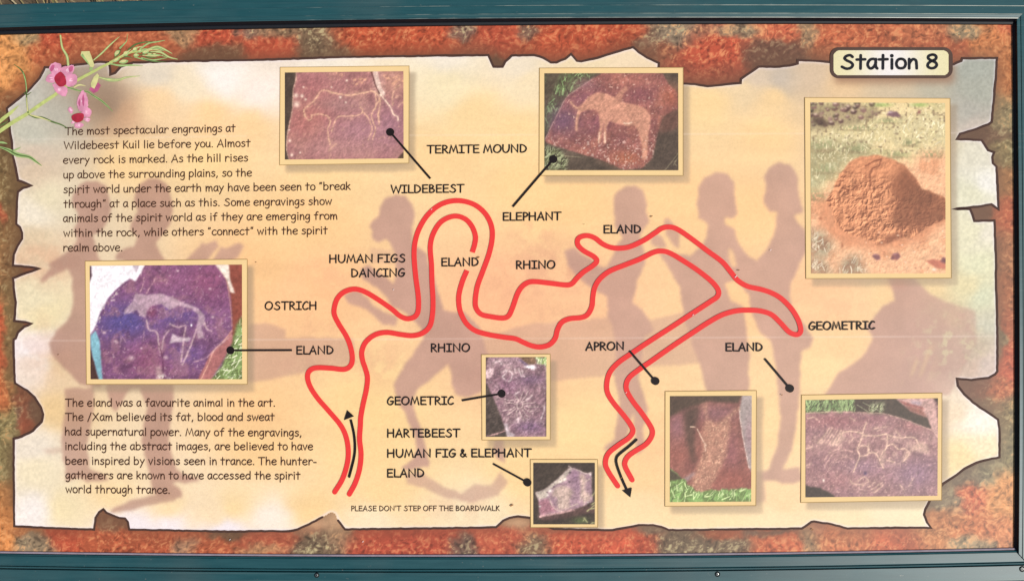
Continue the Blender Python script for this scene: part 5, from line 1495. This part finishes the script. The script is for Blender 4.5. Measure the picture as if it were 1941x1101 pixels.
leaf([zc(-60, 470), zc(40, 380), zc(130, 310), zc(240, 215)], [5, 7, 6, 1], M_STEM)
leaf([zc(0, 475), zc(60, 440), zc(110, 405)], [2, 2.4, .6], M_LEAFD)
leaf([zc(-20, 690), zc(30, 690), zc(95, 705)], [4, 4, .8], M_LEAF)
leaf([zc(0, 750), zc(110, 790), zc(230, 850), zc(380, 880), zc(470, 940), zc(545, 995)], [2.5, 6.5, 8.5, 6, 5, 1], M_LEAF, vein=M_LEAFD)
leaf([zc(160, 800), zc(220, 780), zc(270, 752)], [2, 3, .8], M_LEAF)
leaf([zc(380, 330), zc(460, 360), zc(560, 370), zc(680, 420), zc(800, 460), zc(880, 505)], [2.5, 5, 3.6, 3.2, 2.6, 1.6], M_LEAFD)
leaf([zc(390, 330), zc(460, 350), zc(560, 378), zc(660, 415)], [2, 3, 2, 1], M_PALE, .0016)
leaf([zc(365, 300), zc(350, 180), zc(345, 60), za(425, 980), za(400, 780), za(340, 660), za(230, 575)], [3, 2.8, 2.4, 2.6, 3, 2.6, 1], M_LEAFD)
leaf([zc(360, 280), zc(352, 190), zc(347, 110)], [2.4, 2, 1], M_PALE, .0016)
leaf([za(425, 1000), za(415, 860), za(370, 700)], [1.6, 1.6, 1], M_LEAF, .0016)
leaf([za(385, 1020), za(430, 1060), za(500, 1020)], [1, 2.6, 1], M_LEAFD)
leaf([za(1095, 580), za(1075, 440), za(1000, 300), za(970, 110)], [4.6, 4.6, 3.6, 3.2], M_LEAF, vein=M_PALE)
leaf([zb(420, 480), zb(560, 360), zb(680, 240), zb(780, 150), zb(850, 90)], [2.2, 3.2, 3.4, 2.4, .8], M_LEAF, vein=M_PALE)
leaf([zb(510, 770), zb(680, 810), zb(840, 810), zb(960, 770), zb(1190, 745)], [2.4, 6, 4.4, 2.6, 1], M_LEAF, vein=M_PALE)
leaf([zb(690, 540), zb(860, 570), zb(1060, 565), zb(1240, 570)], [2.6, 3.6, 3, 1], M_LEAF)
leaf([zb(1000, 310), zb(1120, 220), zb(1280, 180), zb(1400, 175)], [3, 3.2, 2.6, 1.2], M_LEAFD)
leaf([zb(1200, 290), zb(1340, 200), zb(1480, 175), zb(1610, 150)], [3, 3, 2.4, 1], M_LEAF)
leaf([zb(1260, 330), zb(1450, 260), zb(1560, 280), zb(1730, 370)], [3, 4, 4, 1.2], M_LEAF, vein=M_PALE)
leaf([zb(1380, 340), zb(1540, 350), zb(1680, 430), zb(1820, 465)], [3, 4, 3.4, 1.4], M_LEAF, vein=M_PALE)
for k_, (ax_, ay_, bx_, by_, cx_, cy_) in enumerate(((1020, 350, 1150, 270, 1250, 250), (1100, 380, 1260, 300, 1400, 300), (1180, 400, 1320, 360, 1460, 350), (1240, 400, 1420, 410, 1580, 400), (1100, 430, 1260, 470, 1400, 500), (900, 450, 980, 420, 1080, 450), (1300, 330, 1420, 300, 1560, 330), (1340, 400, 1480, 390, 1640, 430), (760, 440, 840, 380, 880, 300), (860, 420, 960, 360, 1040, 300), (1400, 300, 1500, 290, 1600, 330), (1250, 460, 1420, 500, 1640, 515))):
    leaf([zb(ax_, ay_), zb(bx_, by_), zb(cx_, cy_)], [1.4, 2.6, .7], (M_PALE, M_LEAF, M_LEAFD)[k_ % 3], .0013 + .00004 * k_)
leaf([zb(1220, 440), zb(1400, 480), zb(1600, 450), zb(1650, 440)], [2, 3, 2, 1], M_LEAF)
leaf([zb(1250, 380), zb(1330, 430), zb(1480, 430)], [2, 3, 1.4], M_LEAFD)
leaf([zb(860, 280), zb(920, 220), zb(970, 160), zb(985, 50)], [3.4, 2.6, 1.2, .6], M_LEAF)
leaf([za(1090, 940), za(1260, 990), za(1400, 1010), zc(1200, 70), zc(1340, 160), zc(1470, 285)], [3.4, 3, 3, 3.6, 3.4, 1], M_LEAF, vein=M_LEAFD)
leaf([za(1190, 940), za(1270, 900), za(1370, 915)], [2.4, 3, 1], M_PALE)


def bud(pts, mat, tip=None):
    rb = Ribbons(0.0016)
    rb.poly(pts)
    o = rb.build('bud', mat, sprig)
    if tip:
        r2 = Ribbons(0.0018)
        r2.poly(tip[0])
        r2.build('bud', tip[1], sprig)


bud([zb(200, 400), zb(215, 335), zb(350, 330), zb(390, 440), zb(430, 560), zb(410, 600), zb(360, 590), zb(270, 480)], M_PALE, ([zb(205, 400), zb(235, 370), zb(330, 520), zb(360, 590), zb(270, 480)], M_LEAF))
bud([zb(350, 600), zb(410, 600), zb(390, 660), zb(345, 640)], M_LEAF)
bud([zb(480, 700), zb(510, 740), zb(480, 860), zb(430, 960), zb(380, 930), zb(370, 870), zb(420, 760)], M_PALE)
bud([zb(490, 850), zb(540, 900), zb(490, 1000), zb(420, 1035), zb(345, 970), zb(380, 930), zb(430, 960)], M_PINKD)
for px, py, rx, ry, an in ((815, 365, 62, 44, -50), (960, 370, 60, 40, -40), (920, 505, 82, 36, -8), (1110, 300, 50, 34, -40), (1130, 400, 50, 30, -5), (1195, 330, 40, 28, -30), (1290, 350, 60, 24, -10), (1360, 385, 46, 22, 0), (1440, 385, 36, 20, 10), (800, 480, 70, 26, -30)):
    c, s_ = math.cos(math.radians(an)), math.sin(math.radians(an))
    lens = lambda t: ry * math.sin(t) * abs(math.sin(t)) ** .6
    bud([zb(px + rx * math.cos(t) * c - lens(t) * s_, py + rx * math.cos(t) * s_ + lens(t) * c) for t in np.linspace(0, 2 * math.pi, 17)[:-1]], M_LEAF,
        ([zb(px + .7 * (rx * math.cos(t) * c - lens(t) * s_) - 8, py + .6 * (rx * math.cos(t) * s_ + lens(t) * c) - 7) for t in np.linspace(0, 2 * math.pi, 17)[:-1]], M_PALE))


def flower(petals, throat, darks, w=0.0019):
    rb = Ribbons(w)
    ru = random.Random(int(throat[0][1]))
    for p in petals:
        q = spline(p, True, 1.6)[:-1]
        ce = q.mean(0)
        rb.poly([tuple(ce + (v - ce) * (1.14 + ru.uniform(-.10, .08))) for v in q])
    o = rb.build('flower', M_PINK, sprig)
    rb = Ribbons(w + .0001)
    rr = random.Random(int(throat[0][0]))
    tc = np.mean(np.array(throat), 0)
    for p in petals:
        ce = np.mean(np.array(p), 0)
        dv = (ce - tc) / np.linalg.norm(ce - tc)
        nv = np.array((-dv[1], dv[0]))
        for k in range(5):
            a0 = ce + nv * rr.uniform(-3.2, 3.2) - dv * rr.uniform(2, 4)
            rb.stroke(spline([a0, a0 + dv * rr.uniform(2, 4) + nv * rr.uniform(-1.5, 1.5), a0 + dv * rr.uniform(4, 6.5)], step=1.5), [.4, rr.uniform(.9, 1.9), .4])
    rb.build('flower', M_PINKL, sprig)
    for group, mat, dz in ((darks, M_PINKD, .0002), ([throat], M_REDC, .0003)):
        r2 = Ribbons(w + dz)
        for p in group:
            r2.poly([tuple(q) for q in spline(p, True, 2.5)[:-1]])
        r2.build('flower', mat, sprig)


flower([[za(800, 640), za(850, 560), za(960, 570), za(965, 660), za(940, 740), za(850, 720)], [za(980, 640), za(1060, 610), za(1170, 595), za(1165, 680), za(1100, 760), za(1030, 730)],
        [za(1060, 790), za(1160, 735), za(1225, 770), za(1215, 870), za(1110, 920), za(1050, 870)], [za(870, 890), za(990, 910), za(1070, 960), za(1040, 1070), za(930, 1030), za(880, 960)],
        [za(740, 820), za(790, 740), za(870, 740), za(900, 800), za(860, 860), za(770, 850)]],
       [za(900, 740), za(970, 690), za(1040, 760), za(1060, 890), za(960, 930), za(890, 860), za(870, 790)],
       [[za(805, 640), za(840, 580), za(875, 590), za(860, 650), za(820, 690)], [za(1110, 620), za(1165, 600), za(1165, 670), za(1115, 690)], [za(880, 780), za(900, 730), za(960, 700), za(930, 760)]])
flower([[zc(1010, 170), zc(1050, 60), zc(1090, 30), zc(1140, 130), zc(1130, 230), zc(1050, 270)], [zc(1070, 270), zc(1140, 240), zc(1185, 280), zc(1165, 350), zc(1090, 340)],
        [zc(980, 450), zc(1040, 435), zc(1085, 460), zc(1040, 500), zc(985, 490)], [zc(890, 270), zc(915, 230), zc(950, 270), zc(930, 310)], [zc(1090, 380), zc(1150, 370), zc(1175, 390), zc(1140, 420)], [zc(930, 440), zc(960, 400), zc(980, 430)]],
       [zc(935, 345), zc(1010, 310), zc(1090, 320), zc(1080, 400), zc(1010, 430), zc(950, 405)],
       [[zc(1085, 60), zc(1100, 130), zc(1090, 220), zc(1070, 150)], [zc(1020, 180), zc(1040, 120), zc(1045, 220)]], 0.0024)

# dirt specks and chips on the face, each a part of its own
M_DIRT = ink_material('dried_dirt', (150, 108, 70), .8, .1, .3, 200)
M_CHIP = ink_material('chipped_white', (240, 226, 220), .6, .1)
for x, y, r in ((1235, 410, 1.6), (906, 488, 2.2), (970, 957, 2.2), (1400, 512, 1.4), (110, 672, 1.0), (149, 369, 1.2), (485, 497, .9), (1107, 425, .8), (1482, 748, 1.1), (1178, 905, 1.3), (1540, 1003, 1.4)):
    rb = Ribbons(0.0026)
    rb.stroke([(x - r, y + r * .6), (x, y), (x + r, y - r * .4)], [r, 1.3 * r, r])
    rb.build('dirt_speck', M_DIRT, BOARD)
for x, y, r in ((746, 549, .9), (1395, 524, 1.5), (1461, 474, 1.0), (436, 1022, .9), (688, 1026, 1.0), (1314, 597, 1.0), (818, 397, .9), (1187, 744, .9)):
    rb = Ribbons(0.0026)
    rb.stroke([(x - r, y + r), (x + r, y - r)], r)
    rb.build('paint_chip', M_CHIP, BOARD)

# ------------------------------------------------------------------ core, frame rails, screws, posts
x0, y1, _ = board_xyz(-34.0, 1058.0, 0)
x1, y0, _ = board_xyz(1932.0, 40.0, 0)
v = [(x0, y1, -.0004), (x1, y1, -.0004), (x1, y0, -.0004), (x0, y0, -.0004), (x0, y1, -.006), (x1, y1, -.006), (x1, y0, -.006), (x0, y0, -.006)]
mesh_obj('backing_panel', v, [(0, 1, 2, 3), (7, 6, 5, 4), (0, 4, 5, 1), (1, 5, 6, 2), (2, 6, 7, 3), (3, 7, 4, 0)], M_BACK, BOARD)


def cv(pts):
    xs, ys = zip(*pts)
    xs, ys = np.array(xs, float), np.array(ys, float)
    co = np.polyfit(xs, ys, min(3, len(xs) - 1))
    return lambda t: np.polyval(co, t)


T_pan = cv([(-40, 68.5), (0, 67), (480, 56), (970, 49), (1460, 46.5), (1922, 48)])
T_face = cv([(-40, 55), (0, 53.5), (480, 42), (970, 35.8), (1460, 35), (1922, 36.5)])
T_out = cv([(-40, 11.8), (0, 10.3), (200, 4.2), (400, 0.2), (970, -7), (1941, -7)])
B_pan = cv([(-40, 1042.5), (0, 1043.6), (480, 1048.6), (970, 1049.6), (1460, 1045.6), (1920, 1037)])
R_pan = cv([(48, 1918.6), (270, 1921), (540, 1923), (800, 1923.4), (1037, 1922)])


def rail(name, rows, mats, horizontal, ends, label=None):
    """rows: list of (function of the long coordinate, height, material index of the strip that follows)."""
    V, F, MI = [], [], []
    n = 44
    for fn, w, mi in rows:
        a, b = ends(fn)
        t = np.linspace(a, b, n)
        c = fn(t)
        px, py = (t, c) if horizontal else (c, t)
        x, y, z = board_xyz(px, py, np.full(n, w))
        V += list(zip(x, y, z))
    for r in range(len(rows) - 1):
        for i in range(n - 1):
            F.append((r * n + i, r * n + i + 1, (r + 1) * n + i + 1, (r + 1) * n + i))
            MI.append(rows[r][2])
    # turn every strip towards the outside
    A = np.array(V)
    out = []
    for f in F:
        p = A[list(f)]
        nn = np.cross(p[1] - p[0], p[3] - p[0])
        out.append(f if nn[2] >= 0 else f[::-1])
    o = mesh_obj(name, V, out, mats, BOARD)
    o.data.polygons.foreach_set('material_index', np.array(MI, np.int32))
    o['label'] = label or name
    return o


H = 0.008
off = lambda f, d: (lambda t: f(t) + d)
lerp = lambda f, g, k: (lambda t: f(t) * (1 - k) + g(t) * k)


def groove(f, d, w=H, depth=.0025, half=1.3, mi=0):
    return [(off(f, d - half), w, mi), (off(f, d - half * .2), w - depth, mi), (off(f, d + half * .2), w - depth, mi), (off(f, d + half), w, mi)]


CX, CYT, CYB = 1928.5, 36.5, 1046.0
def ends_top(fn):
    y = float(fn(np.array([1920.0]))[0])
    return (-70.0, CX + (CYT - y) * 1.0)
def ends_bot(fn):
    y = float(fn(np.array([1920.0]))[0])
    return (-70.0, CX - 6 + (y - 1037.0) * .9)


MATS = [M_RAIL, M_HIGHLIGHT, M_SEAL_SHADE, M_BRIGHT_LINE]
rows = [(T_out, -.022, 0), (off(T_out, -1.0), H - .001, 0), (off(T_out, .5), H, 0), (off(T_face, -26.2), H, 0)]
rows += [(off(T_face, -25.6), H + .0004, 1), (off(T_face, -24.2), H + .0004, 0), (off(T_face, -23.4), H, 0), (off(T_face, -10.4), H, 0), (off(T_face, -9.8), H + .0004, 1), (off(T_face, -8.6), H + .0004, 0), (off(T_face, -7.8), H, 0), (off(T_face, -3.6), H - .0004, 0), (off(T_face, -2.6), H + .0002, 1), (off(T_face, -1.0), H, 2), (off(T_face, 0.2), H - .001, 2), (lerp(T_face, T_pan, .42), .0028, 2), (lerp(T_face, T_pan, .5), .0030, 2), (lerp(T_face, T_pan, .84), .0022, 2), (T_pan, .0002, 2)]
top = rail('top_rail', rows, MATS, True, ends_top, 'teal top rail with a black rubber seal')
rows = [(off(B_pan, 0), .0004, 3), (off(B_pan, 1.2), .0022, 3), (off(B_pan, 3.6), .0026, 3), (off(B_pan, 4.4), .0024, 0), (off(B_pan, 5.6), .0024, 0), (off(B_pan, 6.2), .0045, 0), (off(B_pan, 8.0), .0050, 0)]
rows += [(off(B_pan, 8.8), .0042, 0), (off(B_pan, 9.6), .005, 0)]
rows += [(off(B_pan, 26.6), .0054, 0)] + groove(B_pan, 28.6, .0056, .0022, 1.0) + [(off(B_pan, 31.6), .0054, 0)] + groove(B_pan, 33.6, .0056, .0036, 1.4) + [(off(B_pan, 36.5), .0056, 0), (off(B_pan, 62.5), .0056, 0), (off(B_pan, 64.5), .0036, 0), (off(B_pan, 65.0), -.022, 0)]
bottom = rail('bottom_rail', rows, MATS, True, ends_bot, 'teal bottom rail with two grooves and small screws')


def ends_side(fn):
    x = float(fn(np.array([540.0]))[0]) - 1923.0
    return (CYT + 12 - 1.0 * x - 1.5, 1038.5 + x * 1.08)


rows = [(R_pan, .0002, 2), (off(R_pan, 5.5), .0030, 2), (off(R_pan, 8.4), H - .001, 0), (off(R_pan, 9.6), H, 0), (off(R_pan, 15), H, 0)] + groove(R_pan, 16.2, H, .0016, .8) + [(off(R_pan, 17.4), H, 0), (off(R_pan, 70), H, 0), (off(R_pan, 72), -.022, 0)]  # shade of the inner wall painted in with the black seal colour
rail('side_rail', rows, MATS, False, ends_side, 'narrow teal side rail with a dark inner wall')
L_pan = lambda t: -30.0 + 0 * t
rows = [(L_pan, .0002, 2), (off(L_pan, -8), H, 0), (off(L_pan, -70), H, 0), (off(L_pan, -72), -.022, 0)]
rail('side_rail', rows, MATS, False, lambda fn: (0.0, 1110.0), 'left side rail')


def steel():
    m, nt, b = nodes_of('dull_steel')
    nz = nt.nodes.new('ShaderNodeTexNoise')
    nz.inputs['Scale'].default_value = 900
    rp = nt.nodes.new('ShaderNodeValToRGB')
    rp.color_ramp.elements[0].color = (.10, .11, .11, 1)
    rp.color_ramp.elements[1].color = (.34, .35, .34, 1)
    nt.links.new(nz.outputs['Fac'], rp.inputs[0])
    nt.links.new(rp.outputs[0], b.inputs['Base Color'])
    b.inputs['Metallic'].default_value = .8
    b.inputs['Roughness'].default_value = .35
    return m


M_STEEL = steel()
M_HOLE = ink_material('dark_recess', (14, 18, 18), .6, .2)


def screw(px, py, r):
    w0 = .0056
    prof = [(r * 1.5, w0 + .0001), (r * 1.25, w0 + .0004), (r, w0 + .0004), (r * .98, w0 + .0014), (r * .7, w0 + .0021), (r * .42, w0 + .0022), (r * .36, w0 + .0009), (0.01, w0 + .0008)]
    n = 20
    V, F, MI = [], [], []
    for k, (q, w) in enumerate(prof):
        for i in range(n):
            a = 2 * math.pi * i / n
            x, y, z = board_xyz(px + q * math.cos(a), py - q * math.sin(a), w)
            V.append((x, y, z))
        if k:
            for i in range(n):
                F.append(((k - 1) * n + i, (k - 1) * n + (i + 1) % n, k * n + (i + 1) % n, k * n + i))
                MI.append(1 if k in (1, 2, 7) else 0)
    o = mesh_obj('screw', V, F, [M_STEEL, M_HOLE], bottom)
    o.data.polygons.foreach_set('material_index', np.array(MI, np.int32))
    return o


screw(600.3, 1089.3, 3.3)
screw(1359.8, 1087.4, 3.5)
screw(1937.5, 1077.6, 3.8)

# two posts that carry the board
s_, c_ = math.sin(TILT), math.cos(TILT)
for ux in (-0.42, 0.42):
    cx, cy = ux, CENTRE[1]
    hw = .03
    top_z = lambda yy: CENTRE[2] + (yy - CENTRE[1]) * math.tan(TILT) - .024
    v = [(cx - hw, cy - hw, 0), (cx + hw, cy - hw, 0), (cx + hw, cy + hw, 0), (cx - hw, cy + hw, 0),
         (cx - hw, cy - hw, top_z(cy - hw)), (cx + hw, cy - hw, top_z(cy - hw)), (cx + hw, cy + hw, top_z(cy + hw)), (cx - hw, cy + hw, top_z(cy + hw))]
    mesh_obj('post', v, [(3, 2, 1, 0), (4, 5, 6, 7), (0, 1, 5, 4), (1, 2, 6, 5), (2, 3, 7, 6), (3, 0, 4, 7)], M_RAIL, BOARD, on_board=False)
